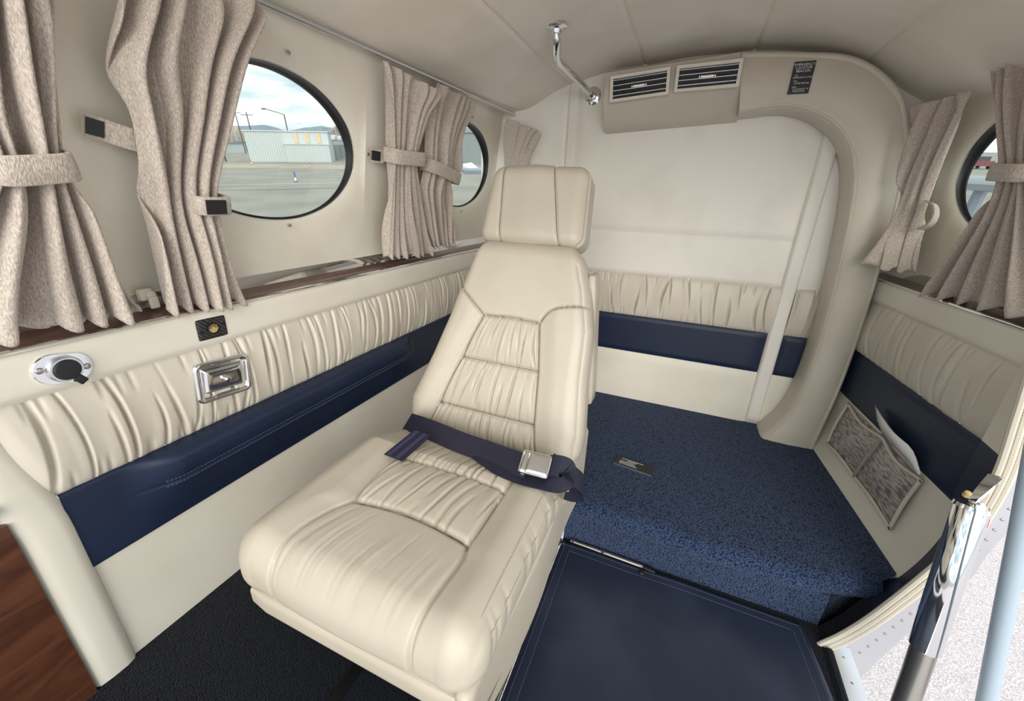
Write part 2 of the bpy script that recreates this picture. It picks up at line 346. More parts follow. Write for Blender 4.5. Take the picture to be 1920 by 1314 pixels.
def wall_band(name, m, side, y0, y1, z0, z1, nu, nv, out, parent, label=None):
    # out(y,z,u,v): how far the padding stands proud of the side panel plane
    if side == 'L': fn = lambda u, v: stack3(LW+out(y0+(y1-y0)*u, z0+(z1-z0)*v, u, v), y0+(y1-y0)*u, z0+(z1-z0)*v)
    else: fn = lambda u, v: stack3(xr(y0+(y1-y0)*u)-out(y0+(y1-y0)*u, z0+(z1-z0)*v, u, v), y0+(y1-y0)*u, z0+(z1-z0)*v)
    P, f = grid(fn, nu, nv)
    if side == 'L': f = [q[::-1] for q in f]
    f = [q[::-1] for q in f]
    # close the padding to the wall behind
    o = mk(name, P, f, m, parent, True); 
    if label: o['label'] = label
    return o
def edge_round(v, h, r=.006): # v metres from edge
    return h*np.sqrt(np.clip(1-np.clip(1-v/r, 0, 1)**2, 0, 1))
def pad(h, z0, z1, y0=None, y1=None, r=.006):
    def f(y, z, u, v):
        o = edge_round(np.minimum(z-z0, z1-z), h, r)
        return o
    return f
def pleat_out(n, seed, y0, y1, z0, z1, amp=.010, wid=.0085):
    def f(y, z, u, v):
        b = np.sin(np.pi*np.clip(v, 0, 1))**.5*.016
        return .001+b+np.clip(.0085*gathers(y, v, n, seed, wid, y0, y1), -.017, .013)*(.4+.6*np.sin(np.pi*v)**.5)
    return f

# ---- window lining with oval openings
WA, WB = .224, .148
def lining(name, side, cells, z0, z1, parent=None):
    vs = []; fs = []
    X = (lambda y, z: lin_l(z)) if side == 'L' else lin_r
    sg = -1 if side == 'L' else 1
    for c in cells:
        y0, y1 = c[0], c[1]
        if len(c) == 2:
            P, f = grid(lambda u, v: stack3(X(y0+(y1-y0)*u, z0+(z1-z0)*v), y0+(y1-y0)*u, z0+(z1-z0)*v), max(2, int((y1-y0)/.03)), 12)
            n = len(vs); vs += P.tolist(); fs += [tuple(i+n for i in q) for q in f]; continue
        cy, cz = c[2], c[3]; angs = sorted(set([2*math.pi*i/112 for i in range(112)]+[math.atan2(b-cz, a-cy) % (2*math.pi) for a in (y0, y1) for b in (z0, z1)]))
        rings = [0, .03, .07, .13, .21, .32, .5, .75, 1]; n0 = len(vs)
        for a in angs:
            ca, sa = math.cos(a), math.sin(a)
            e = 1/math.sqrt((ca/WA)**2+(sa/WB)**2)
            t = min(((y1-cy)/ca if ca > 1e-9 else (y0-cy)/ca if ca < -1e-9 else 9), ((z1-cz)/sa if sa > 1e-9 else (z0-cz)/sa if sa < -1e-9 else 9))
            for r in rings:
                d = e+(t-e)*r; y, z = cy+ca*d, cz+sa*d; ee = (d-e)
                dep = .022*math.exp(-(ee/.022)) if r < 1 else 0
                vs.append((float(X(y, z))+sg*dep, y, z))
        m = len(rings); A = len(angs)
        fs += [(n0+i*m+j, n0+((i+1) % A)*m+j, n0+((i+1) % A)*m+j+1, n0+i*m+j+1) for i in range(A) for j in range(m-1)]
    if side == 'L': fs = [q[::-1] for q in fs]
    return mk(name, vs, fs, 'lining', parent, True)
def oval_window(name, side, cy, cz, label):
    X = (lambda y, z: float(lin_l(z))) if side == 'L' else (lambda y, z: float(lin_r(y, z)))
    sg = -1 if side == 'L' else 1; n = 112; prof = [(1.0, .0205), (.997, .028), (.99, .038), (.965, .040), (.965, .046)]
    vs = []
    for i in range(n):
        a = 2*math.pi*i/n; wob = 1+.004*math.sin(5*a+1)
        for s, d in prof: y, z = cy+WA*s*wob*math.cos(a), cz+WB*s*wob*math.sin(a); vs.append((X(y, z)+sg*(.0205+(d-.0205)*(.65+.50*math.sin(a)+.15*math.cos(a))), y, z))
    m = len(prof); fs = [(i*m+j, ((i+1) % n)*m+j, ((i+1) % n)*m+j+1, i*m+j+1) for i in range(n) for j in range(m-1)]
    w = thing(name, label, None, (X(cy, cz), cy, cz), kind='structure')
    mk('rubber_seal', vs, fs if side != 'L' else [q[::-1] for q in fs], 'black', w, True)
    vs = []
    for d in (.038, .043):
        for i in range(n): a = 2*math.pi*i/n; y, z = cy+WA*.99*math.cos(a), cz+WB*.99*math.sin(a); vs.append((X(y, z)+sg*(.0205+(d-.0205)*(.65+.50*math.sin(a)+.15*math.cos(a))), y, z))
    mk('pane', vs, [tuple(range(n)), tuple(range(n, 2*n))[::-1]]+[(i, (i+1) % n, n+(i+1) % n, n+i) for i in range(n)], 'glass', w, False)
    return w
def screw(parent, O, ax, r=.004, m='steel', name='screw'):
    ax = np.array(ax, float); mb = MB().lathe(O, ax, [(r, -.002), (r, .0005), (r*.8, .0018), (r*.35, .0024)], 12); return mb.build(name, m, parent)

W1, W2, W3 = (.676, 1.081), (1.462, 1.10), (1.335, 1.09)
wl = lining('wall_left', 'L', [(-.12, .35), (.35, .92)+W1, (.92, 1.125), (1.125, 1.71)+W2, (1.71, BY+.02)], .815, 1.315); tag(wl, 'cream left cabin wall with oval windows and padded side panel', kind='structure')
oval_window('window_1', 'L', *W1, 'oval window beside the open curtain, looking onto the white hangar')
oval_window('window_2', 'L', *W2, 'oval window behind the headrest, looking onto the grey hangar')
wn = V(.987, 0, -.16)
for px, py in ((541, 99), (690, 289), (543, 422), (886, 220), (865, 396)):
    y, z = at(px, py, x=-.82)[1:]; z = 1+(z-1)*.985; p = on(px, py, V(-.855, 0, .815), wn); screw(wl, p, wn, .0042, 'steel')
YF = .182
wall_band('lower_panel', 'wallvinyl', 'L', YF, BY, ZL-.01, .409, 40, 12, lambda y, z, u, v: 0*u+.002, wl)
def arm(y, z, u, v):
    s = sstep(.25, .33, y)*sstep(1.07, .97, y); zz = (z-.409)/.15
    bump = sstep(0, .8, zz)*np.sqrt(np.clip(1-np.clip((zz-.86)/.14, 0, 1)**2, 0, 1))
    g = .004*np.exp(-((zz-(.60+.0*y))/.018)**2)*s
    return .003+edge_round(np.minimum(z-.409, .559-z), .004, .005)+.034*s*bump-g
P, f = grid(lambda u, v: stack3(LW+arm(YF+(BY-YF)*u, .409+.15*v, u, v), YF+(BY-YF)*u, .409+.15*v), 170, 50)
fc = P[np.array(f)].mean(1); lab = ((fc[:, 1] > .27) & (fc[:, 1] < 1.05)).astype(int)
rg = regions(P, f, lab, {0: ('blue_band', 'blue', 'navy vinyl band'), 1: ('armrest', 'blue', 'padded navy armrest bulging from the band')}, wl)
for dz in (-.006, .006):
    pth = []
    for y in np.linspace(.30, 1.0, 60):
        z = .409+.15*.60+dz; pth.append((LW+float(arm(np.array(y), np.array(z), 0, 0))+.0006, y, z))
    dashes(pth, .006, .004, .0006).build('stitching', 'bstitch', rg[1])
wall_band('pleated_band', 'leather', 'L', .14, BY, .557, .717, 1000, 30, lambda y, z, u, v, _f=pleat_out(50, 5, YF, BY, .557, .717): _f(y, z, u, v)*sstep(.155, .20, y+.03*sstep(.5, .72, z)), wl)
wall_band('upper_band', 'wallvinyl', 'L', -.35, BY, .713, .787, 60, 10, lambda y, z, u, v: .004+edge_round(np.minimum(z-.713, .787-z), .010, .02), wl)
# padded edge strip at the front of the side panel
prof = [(LW-.02, .128), (LW+.004, .128), (LW+.011, .134), (LW+.013, .15), (LW+.013, .170), (LW+.010, .182), (LW+.002, .187), (LW-.02, .187)]
es = []; zz = np.linspace(.0, .72, 30)
for z in zz:
    sh = -.03*sstep(.5, .72, np.array(z)); es += [(x, y+float(sh), z) for x, y in prof]
k = len(prof); MBs = MB().add(es, [(i*k+j, i*k+(j+1) % k, (i+1)*k+(j+1) % k, (i+1)*k+j) for i in range(len(zz)-1) for j in range(k)])
MBs.build('edge_strip', 'wallvinyl', wl, sharp=60)
# ledge
t1 = thing('trim_1', 'polished mahogany window ledge with chrome edge on the left wall', None, (-.83, .6, .785), kind='structure')
pr = [(LW-.002, .784), (LW+.012, .786), (LW+.013, .791), (-.848, .800), (-.87, .80), (-.87, .78)]
def sweep_y(pr, y0, y1, xs=None, n=1):
    k = len(pr); vs = []
    for i in range(n+1):
        y = y0+(y1-y0)*i/n; vs += [((x+(float(xs(y)) if xs else 0)), y, z) for x, z in pr]
    return vs, [(i*k+j, (i+1)*k+j, (i+1)*k+(j+1) % k, i*k+(j+1) % k) for i in range(n) for j in range(k)]+[tuple(range(k)), tuple(range(n*k, n*k+k))[::-1]]
v, f = sweep_y(pr, -.35, BY); mk('wood_ledge', v, f, 'wood', t1, True, 30)
MB().tube([(LW+.013, -.35, .787), (LW+.013, BY, .787)], .0036, 10).build('chrome_edge', 'chrome', t1)
v, f = sweep_y([(-.842, .799), (-.846, .812), (-.852, .822), (-.862, .822), (-.862, .799)], -.35, BY); mk('polished_strip', v, f, 'chrome', t1, True, 30)
# right wall
YD = 1.03                                 # aft edge of the doorway
wr = lining('wall_right', 'R', [(.96, 1.05), (1.05, 1.60)+W3, (1.60, BY+.02)], .815, 1.300); tag(wr, 'cream right cabin wall with oval window and padded side panel', kind='structure')
oval_window('window_3', 'R', *W3, 'oval window on the doorway side between the two curtains')
def rpan(y, z, u, v): return .002+0*u+.036*np.clip((.36-z)/.205, 0, 1.3)**2
wall_band('lower_panel', 'wallvinyl', 'R', YD, BY, .08, .384, 30, 16, rpan, wr)
wall_band('blue_band', 'blue', 'R', YD, BY, .384, .545, 30, 12, lambda y, z, u, v: .002+edge_round(np.minimum(z-.384, .545-z), .006, .012), wr)
wall_band('pleated_band', 'leather', 'R', YD, BY, .543, .718, 460, 30, pleat_out(15, 21, YD, BY, .543, .718, wid=.016), wr)
wall_band('upper_band', 'wallvinyl', 'R', .96, BY, .714, .787, 40, 10, lambda y, z, u, v: .004+edge_round(np.minimum(z-.714, .787-z), .010, .02), wr)
t2 = thing('trim_2', 'dark wood window ledge with chrome edge on the right wall', None, (float(xr(1.3)), 1.3, .785), kind='structure')
v, f = sweep_y([(.002, .784), (-.012, .786), (-.013, .791), (.036, .800), (.06, .80), (.06, .78)], .96, BY, xr, 6); mk('wood_ledge', v, [q[::-1] for q in f], 'wood', t2, True, 30)
MB().tube([(float(xr(y))-.013, y, .787) for y in (.96, BY)], .0034, 10).build('chrome_edge', 'chrome', t2)
v, f = sweep_y([(.030, .799), (.036, .812), (.042, .822), (.052, .822), (.052, .799)], .96, BY, xr, 6); mk('polished_strip', v, [q[::-1] for q in f], 'chrome', t2, True, 30)

# bulkhead
wb = MB().box((-.88, BY, -.02), (.70, BY+.02, 1.5)).build('wall_back', 'bulk'); tag(wb, 'cream padded rear bulkhead with pleated and navy bands', kind='structure')
def bulk_band(name, m, x0, x1, z0, z1, nu, nv, out, label=None):
    P, f = grid(lambda u, v: stack3(x0+(x1-x0)*u, BY-out(x0+(x1-x0)*u, z0+(z1-z0)*v, u, v), z0+(z1-z0)*v), nu, nv); o = mk(name, P, f, m, wb, True)
    if label: o['label'] = label
    return o
def bpad(h, x0, x1, z0, z1, r=.006): return lambda x, z, u, v: .0005+edge_round(np.minimum(np.minimum(z-z0, z1-z), np.minimum(x-x0, x1-x)), h, r)
XS = .347
bulk_band('upper_panel', 'bulk', -.455, XS, .882, 1.44, 60, 40, bpad(.006, -.455, XS, .882, 1.44))
bulk_band('middle_panel', 'bulk', -.86, XS, .719, .879, 60, 20, bpad(.005, -.86, XS, .719, .879))
bulk_band('side_panel', 'bulk', -.86, -.505, .882, 1.44, 30, 30, bpad(.006, -.86, -.505, .882, 1.44))
bulk_band('cover_strip', 'bulk', -.502, -.458, .882, 1.44, 8, 20, bpad(.010, -.502, -.458, .882, 1.44))
def bpl(n, seed, x0, x1):
    return lambda x, z, u, v: 0.002+np.sin(np.pi*v)**.5*.015+np.clip(.0105*gathers(x, v, n, seed, .0085, x0, x1), -.015, .014)*(.4+.6*np.sin(np.pi*v)**.5)
bulk_band('pleated_band', 'leather', -.86, XS+.005, .542, .718, 760, 30, bpl(25, 31, -.86, XS))
bulk_band('pleated_band', 'leather', XS+.05, .56, .542, .718, 70, 26, bpl(5, 33, XS+.05, .56))
bulk_band('blue_band', 'blue', -.86, XS+.005, .378, .543, 40, 14, bpad(.008, -.86, XS, .378, .543, .01), 'navy vinyl band')
bulk_band('blue_band', 'blue', XS+.05, .56, .378, .543, 12, 14, bpad(.008, XS+.05, .56, .378, .543, .01), 'navy vinyl band')
bulk_band('lower_panel', 'wallvinyl', -.86, XS+.005, .12, .376, 40, 14, bpad(.005, -.86, XS, .12, .376))
bulk_band('lower_panel', 'wallvinyl', XS+.05, .56, .12, .376, 12, 14, bpad(.004, XS+.05, .56, .12, .376))
bulk_band('outer_panel', 'bulk', XS+.05, .60, .72, 1.40, 12, 20, bpad(.004, XS+.05, .60, .72, 1.40))
bulk_band('vertical_strip', 'bulk', XS, XS+.052, .158, 1.36, 10, 60, bpad(.016, XS, XS+.052, .158, 1.36, .010), 'plain cream strip covering the joint')

# headliner
HP = cat([(-.79, 1.313), (-.715, 1.318), (-.665, 1.328), (-.615, 1.350), (-.55, 1.380), (-.47, 1.406), (-.38, 1.426), (-.16, 1.449), (.08, 1.458), (.25, 1.442), (.36, 1.412), (.45, 1.366), (.52, 1.322), (.58, 1.290), (.66, 1.24)], 10)
v = []; n = len(HP)
for y in (-.02, BY+.02): v += [(x, y, z+.012) for x, z in HP]
ce = mk('ceiling', v, [(i, i+1, n+i+1, n+i) for i in range(n-1)], 'liner', None, True); tag(ce, 'curved suede headliner sewn from long panels', kind='structure')
cuts = [-.80, -.505, -.235, .10, .40, .67]; hx, hz = HP[:, 0], HP[:, 1]
for a, b in zip(cuts[:-1], cuts[1:]):
    def fn(u, v, a=a, b=b):
        x = a+(b-a)*u; x = np.clip(x, hx[0], hx[-1]); z = np.interp(x, hx, hz); e = np.minimum(u, 1-u)*(b-a)
        y = -.02+(BY+.04)*v
        return stack3(x, y, z+.006*np.exp(-(e/.005)**2)+.0022*np.sin(3*x*9+y*4)*np.sin(y*7+x*3))
    P, f = grid(fn, 64, 50); mk('headliner_panel', P, [q[::-1] for q in f], 'liner', ce, True)
# curtain rails
def rail(name, pts, label):
    o = MB().tube(pts, .0058, 10).build(name, 'satin'); return tag(o, label, 'curtain rail')
def rod_l(y): return V(-.76+(y-.64)*.037, y, 1.306)
rail('curtain_rail', [rod_l(-.12), rod_l(.5), rod_l(1.70)], 'slim metal curtain rail along the left wall under the headliner')
def rod_r(y): return V(float(xr(y))-.012, y, 1.285)
rail('curtain_rail', [rod_r(.96), rod_r(1.3), rod_r(1.70)], 'slim metal curtain rail over the window by the doorway')

# ------------------------------------------------------------ padded arch
out = cat([(.06, 1.432), (.212, 1.418), (.343, 1.399), (.442, 1.343), (.507, 1.263), (.555, 1.088), (.577, .798), (.586, .47), (.570, .152)], 10)
inn = cat([(.088, 1.262), (.225, 1.268), (.335, 1.222), (.408, 1.13), (.447, .95), (.474, .529), (.454, .293), (.392, .152)], 10)
def resamp(P, n):
    s = np.concatenate([[0], np.cumsum(np.linalg.norm(np.diff(P, axis=0), axis=1))]); t = np.linspace(0, s[-1], n); return np.stack([np.interp(t, s, P[:, k]) for k in range(P.shape[1])], 1)
NA = 120; out = resamp(out, NA); inn = resamp(inn, NA)
YA = 1.60; secs = [(0, BY-.003), (0, YA+.03), (.015, YA+.008), (.05, YA+.002), (.09, YA), (.115, YA+.003), (.14, YA), (.5, YA-.004), (.86, YA), (.885, YA+.003), (.91, YA+.001), (.95, YA+.004), (.985, YA+.016), (1, YA+.04), (1, BY-.003)]
v = []
for i in range(NA):
    for s, y in secs: p = out[i]*(1-s)+inn[i]*s; v.append((p[0], y, p[1]))
k = len(secs); f = [(i*k+j, i*k+j+1, (i+1)*k+j+1, (i+1)*k+j) for i in range(NA-1) for j in range(k-1)]
f += [tuple(range(k))[::-1], tuple(range((NA-1)*k, NA*k))]
ar = mk('padded_arch', v, [q[::-1] for q in f], 'leather', None, True, 70); tag(ar, 'cream leather padded arch running from the ceiling down to the step', 'trim')
for s0 in (.905, .945):
    pth = [(o_*(1-s0)+i_*s0) for o_, i_ in zip(out[4:], inn[4:])]; dashes([(p[0], YA-.0005+(.002 if s0 > .93 else 0), p[1]) for p in pth], .007, .0048, .0006).build('stitching', 'stitch', ar)
# vent housing
vh = thing('vent_housing', 'cream padded housing under the headliner holding two air vents', 'housing', (-.13, 1.66, 1.24))
vx0, vx1 = -.343, .075
pr = [(1.64, 1.412), (1.610, 1.402), (1.600, 1.36), (1.599, 1.318), (1.606, 1.302), (1.64, 1.258), (1.665, 1.234), (BY, 1.228), (BY, 1.42)]
v = []; nn_ = 30
for i in range(nn_+1):
    t = i/nn_; 
    for y, z in pr: zz_ = z+.026*t; xe_ = .062+(1.432-zz_)*.165; v.append((vx0+(xe_-vx0)*t, y, zz_))
k = len(pr); f = [(i*k+j, (i+1)*k+j, (i+1)*k+(j+1) % k, i*k+(j+1) % k) for i in range(nn_) for j in range(k)]+[tuple(range(k)), tuple(range(nn_*k, nn_*k+k))[::-1]]
mk('body', v, [q[::-1] for q in f], 'leather', vh, True, 40)
dashes([(vx0+.004, 1.60+(1.66-1.60)*t, 1.312-.066*t) for t in np.linspace(0, 1, 12)], .006, .004, .0006).build('stitching', 'stitch', vh)
def vent(px, label):
    c = [at(a, b, y=1.583) for a, b in px]; tl, tr, br, bl = c; O = sum(c)/4; ux = (tr-tl+br-bl); wv = np.linalg.norm(ux)/2; ux /= np.linalg.norm(ux); uz = (tl-bl+tr-br); hv = np.linalg.norm(uz)/2; uz = uz-ux*(uz@ux); uz /= np.linalg.norm(uz); uy = np.cross(uz, ux)
    t = thing('air_vent', label, 'vent', O, 'air vents under the headliner'); a, b = wv/2, hv/2
    fr = MB(); r = .008
    for lo, hi in (((-a+r, -.006, -b), (a-r, .012, -b+r)), ((-a+r, -.006, b-r), (a-r, .012, b)), ((-a, -.006, -b), (-a+r, .012, b)), ((a-r, -.006, -b), (a, .012, b))): fr.frame_box(O, ux, uy, uz, lo, hi)
    fr.build('frame', 'wallvinyl', t); a -= r; b -= r
    MB().frame_box(O, ux, uy, uz, (-a, .010, -b), (a, .014, b)).build('grille_back', 'hole', t)
    for i in range(4):
        z = -b+2*b*(i+.5+.0)/4+.003; MB().frame_box(O, ux, uy, uz, (-a, -.001, z-.0011), (a, .010, z+.0011)).build('louvre', 'satin', t)
    mb = MB()
    for z in (-b, b): mb.frame_box(O, ux, uy, uz, (-a, -.003, z-.0012), (a, .004, z+.0012))
    for x in (-a, a): mb.frame_box(O, ux, uy, uz, (x-.0012, -.0031, -b+.0013), (x+.0012, .004, b-.0013))
    mb.build('chrome_rim', 'satin', t)
    for i in range(9): x = -a+2*a*(i+1)/10; MB().frame_box(O, ux, uy, uz, (x-.0006, .006, -b), (x+.0006, .0095, b)).build('fin', 'hole', t)
    mb = MB().tube([O-ux*.018+uy*-.003, O+ux*.018+uy*-.003], .0042, 10)
    for s in (-.022, .022): mb.lathe(O+ux*s+uy*-.003-ux*.002, ux, [(.0036, 0), (.0036, .004)], 10)
    mb.build('slider', 'chrome', t); return t
vent([(1146, 144), (1256, 126), (1255, 177), (1143, 193)], 'rectangular air vent nearer the chrome grab handle')
vent([(1270, 124), (1394, 110), (1385, 163), (1263, 174)], 'rectangular air vent nearer the black emergency placard')
# placard
c = [at(a, b, y=YA-.006) for a, b in ((1491, 116), (1532, 114), (1514, 175), (1476, 176))]; O = sum(c)/4
pc = thing('placard', 'black emergency locator beacon placard on the padded arch', 'placard', O)
MB().frame_box(O, EX, EY, EZ, (-.0265, -.0006, -.0405), (.0265, .002, .0405)).build('plate', 'plate', pc)
for s, z, sz, dx in (('EMERGENCY', .0325, .0088, 0), ('LOCATOR', .0245, .0088, 0), ('BEACON', .0165, .0088, 0)): text(s, sz, 'white', pc, O+V(dx, -.0008, z), EX, EZ)
for s, z, dx in (('ON', .006, -.019), ('(EMERGENCY & TEST)', .0005, -.022), ('OFF', -.0085, -.019), ('(AFTER RESCUE)', -.0140, -.0165), ('ARM', -.0235, -.019), ('(AUTOMATIC "G"', -.0288, -.0165), ('OPERATION)', -.0342, -.0155)): text(s, .0052, 'white', pc, O+V(dx, -.0008, z), EX, EZ, align='LEFT')
# grab handle
gh = thing('grab_handle', 'bent chrome grab handle from the headliner to the rear bulkhead', 'handle', at(1112, 182, y=1.71))
A = at(1043, 52, z=1.418); A[2] = float(np.interp(A[0], hx, hz))-.002; Bh = at(1112, 180, y=BY-.008); mid = at(1046, 112, y=A[1]+.07)
pth = cat([A, A+V(0, .01, -.03), mid, mid+(Bh-mid)*.25, Bh], 8); MB().tube(pth, .0105, 16).build('tube', 'chrome', gh)
for O, ax in ((A+V(0, 0, .002), V(0, 0, -1)), (Bh+V(0, .002, 0), V(0, -1, 0))):
    fo = MB().lathe(O, ax, [(.030, -.001), (.030, .003), (.026, .005), (.015, .008), (.012, .016)], 28).build('flange', 'chrome', gh)
    a1 = np.cross(ax, V(1, 0, 0)); a2 = np.cross(ax, a1)
    for k in range(3): an = 2*math.pi*k/3+.5; screw(fo, O+ax*.005+.021*(a1*math.cos(an)+a2*math.sin(an)), ax, .0038, 'steel')

# ------------------------------------------------------------ passenger seat
SC = thing('passenger_seat', 'cream leather passenger seat with pleated centre panels and tall headrest', 'seat', (-.385, .55, ZL))
# seat cushion
h = (.226, .282, .056); q, p, nm, fs = rgrid(h, .050, (230, 210, 18)); CO = V(-.386, .560, .414)
Pc = p+CO; X, Y = Pc[:, 0].copy(), Pc[:, 1].copy(); top = np.clip(nm[:, 2], 0, 1)**1.5; front = np.clip(-nm[:, 1], 0, 1)
Ls = [(-.487, .86), (-.485, .50), (-.482, .435), (-.50, .40), (-.517, .34), (-.516, .27), (-.505, .20)]; Rs = [(-.238, .86), (-.241, .50), (-.243, .435), (-.238, .40), (-.243, .34), (-.251, .27), (-.250, .20)]
Ls = cat(Ls, 6); Rs = cat(Rs, 6)
xl = np.interp(Y, Ls[::-1, 1], Ls[::-1, 0]); xrr = np.interp(Y, Rs[::-1, 1], Rs[::-1, 0]); inside = (X > xl) & (X < xrr)
disp = np.zeros(len(X)); un = (X-xl)/(xrr-xl)
cb = np.where(inside, 0, .010*sstep(0, .05, np.minimum(np.abs(X-xl), np.abs(X-xrr)))); disp += cb*top
y43 = .432+.010*np.sin(np.pi*np.clip(un, 0, 1)); y57 = .572+.006*np.sin(np.pi*np.clip(un, 0, 1))
mask = np.maximum(top, front*.9)
dl = np.minimum(np.abs(X-xl), np.abs(X-xrr)); disp -= .008*np.exp(-(dl/.0036)**2)*mask
disp -= .008*np.exp(-((Y-y43)/.0045)**2)*top*inside; disp -= .0065*np.exp(-((Y-y57)/.004)**2)*top*inside
rear = inside & (Y > y43); r1 = rear & (Y < y57); r2 = rear & (Y >= y57)
v1 = np.clip((Y-y43)/(y57-y43), 0, 1); v2 = np.clip((Y-y57)/(.80-y57), 0, 1)
g1 = gathers(X+.10*(v1-.5)*-.25, v1, 10, 41, .0095, -.485, -.243); g2 = gathers(X+.06*(v2-.5)*-.3, v2, 12, 43, .008, -.487, -.24)
disp += np.where(r1, np.clip(.0060*g1, -.009, .009)*(.45+.55*np.sin(np.pi*v1))+.010*np.sin(np.pi*v1)**.6, 0)*top
disp += np.where(r2, np.clip(.0052*g2, -.008, .008)+.008*np.sin(np.pi*v2)**.6, 0)*top
fp = inside & (Y < y43); wv = np.zeros(len(X)); rr_ = np.random.RandomState(3)
for i in range(44):
    c = rr_.uniform(0, 1); yc = rr_.uniform(.29, .38); ly = rr_.uniform(.03, .07); w = rr_.uniform(.005, .011)
    wv += rr_.uniform(-1, .8)*np.exp(-((un-c-.25*(Y-.33))/w/1.6)**2)*np.exp(-((Y-yc)/ly)**2)
disp += np.where(fp, .0013*wv*top+.005*np.sin(np.pi*np.clip(un, 0, 1))**.7*mask, 0)
disp += .010*np.clip(-nm[:, 2]*0+np.abs(nm[:, 0]), 0, 1)*np.cos(np.clip((Pc[:, 2]-CO[2])/.07, -1, 1)*1.5)      # bulging sides
sidew = np.zeros(len(X))
for i in range(14):
    yc = rr_.uniform(.27, .8); sidew += np.exp(-((Y-yc-.3*(Pc[:, 2]-.44))/.006)**2)*np.exp(-((Pc[:, 2]-.43)/.02)**2)
disp -= .0022*sidew*np.clip(np.abs(nm[:, 0]), 0, 1)
Pc = Pc+nm*disp[:, None]; Pc[:, 2] -= 1.6*np.clip(.37-Y, 0, 1)**2+.38*np.clip(Y-.60, 0, 1)
for xs_, sgn in ((-.170, 1), (-.598, -1)):     # sewn edge seam of the side
    d = np.abs(X-xs_); Pc[:, 2] -= .0035*np.exp(-(d/.003)**2)*(nm[:, 2] > .2)
fc = np.array(fs); fx, fy, fz = [np.array([X, Y, nm[:, 2]])[k][fc].mean(1) for k in range(3)]; nface = nm[fc].mean(1)
ins = inside[fc].mean(1) > .5; lab = np.zeros(len(fs), int)
tp = (nface[:, 2] > .15) | (nface[:, 1] < -.4)
lab[tp & (fx <= xl[fc].mean(1))] = 1; lab[tp & (fx >= xrr[fc].mean(1))] = 2; lab[tp & ins & (fy < y43[fc].mean(1))] = 3; lab[tp & ins & (fy >= y43[fc].mean(1))] = 4
cus = thing('cushion', None, None, CO); cus.parent = SC; cus.location = tuple(CO-ORG[SC.name])
regions(Pc, fs, lab, {0: ('cushion_side', 'seat', None), 1: ('bolster', 'seat', None), 2: ('bolster', 'seat', None), 3: ('front_panel', 'seat', 'smooth front panel with fine wrinkles'), 4: ('pleated_panel', 'seat', 'gathered pleated panel')}, cus)
def on_surf(P, X0, Y0, xs, ys, sel, lift=.0008):
    o = []
    XS_, YS_, PS = X0[sel], Y0[sel], P[sel]
    for a, b in zip(xs, ys): i = np.argmin((XS_-a)**2+(YS_-b)**2); o.append(PS[i]+V(0, 0, lift))
    return np.array(o)
sel = nm[:, 2] > .25
def seam(Pm, A0, B0, sl, pts, nrm, parent, r=.0012):  # thin tube in the groove, coloured as the seam's shadow gap
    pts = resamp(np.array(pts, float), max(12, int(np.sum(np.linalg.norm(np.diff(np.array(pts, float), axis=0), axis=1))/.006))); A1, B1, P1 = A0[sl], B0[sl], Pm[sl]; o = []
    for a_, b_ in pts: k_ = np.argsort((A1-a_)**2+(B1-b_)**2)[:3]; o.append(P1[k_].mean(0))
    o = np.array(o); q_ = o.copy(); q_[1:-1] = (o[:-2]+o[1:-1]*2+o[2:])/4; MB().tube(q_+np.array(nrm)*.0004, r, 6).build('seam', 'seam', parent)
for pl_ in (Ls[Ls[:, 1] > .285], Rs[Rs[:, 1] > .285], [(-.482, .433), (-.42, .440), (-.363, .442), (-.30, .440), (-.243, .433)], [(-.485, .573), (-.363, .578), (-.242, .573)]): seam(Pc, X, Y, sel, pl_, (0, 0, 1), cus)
for xo in (-.177, -.163): 
    ys = np.linspace(.300, .70, 120); pt = on_surf(Pc, X, Y, [xo]*120, ys, sel, .0); ker = np.ones(17)/17; pt = np.stack([np.convolve(np.pad(pt[:, k], 8, 'edge'), ker, 'valid') for k in range(3)], 1)+V(.0006, 0, .0012); dashes(pt, .0062, .0046, .0008).build('stitching', 'stitch', cus); MB().tube(pt[::3]-V(.004, 0, .0008), .0024, 6).build('welt', 'seat', cus)
# seat base
tr = rbox('seat_base', V(-.386, .566, .334), EX, EY, EZ, (.214, .283, .027), .018, 'seat', SC, 5)
q, p, nm2, fs2 = rgrid((.014, .335, .085), .012, (6, 60, 20)); P2 = p+V(-.172, .62, .288)
P2[:, 2] += np.where(P2[:, 2] > .3, .05*sstep(.72, .93, P2[:, 1]), 0)-np.where(P2[:, 2] < .26, -.035*sstep(.45, .28, P2[:, 1]), 0)
P2[:, 0] += .004*np.sin(P2[:, 1]*14)
mk('side_skirt', P2, fs2, 'seat', SC, True, 60)
for x in (-.56, -.24):
    for y in (.42, .78): MB().box((x-.02, y-.03, ZL-.001), (x+.02, y+.03, .30)).build('leg', 'hole', SC)
    MB().box((x-.016, .38, ZL-.001), (x+.016, .92, ZL+.014)).build('seat_rail', 'hole', SC)
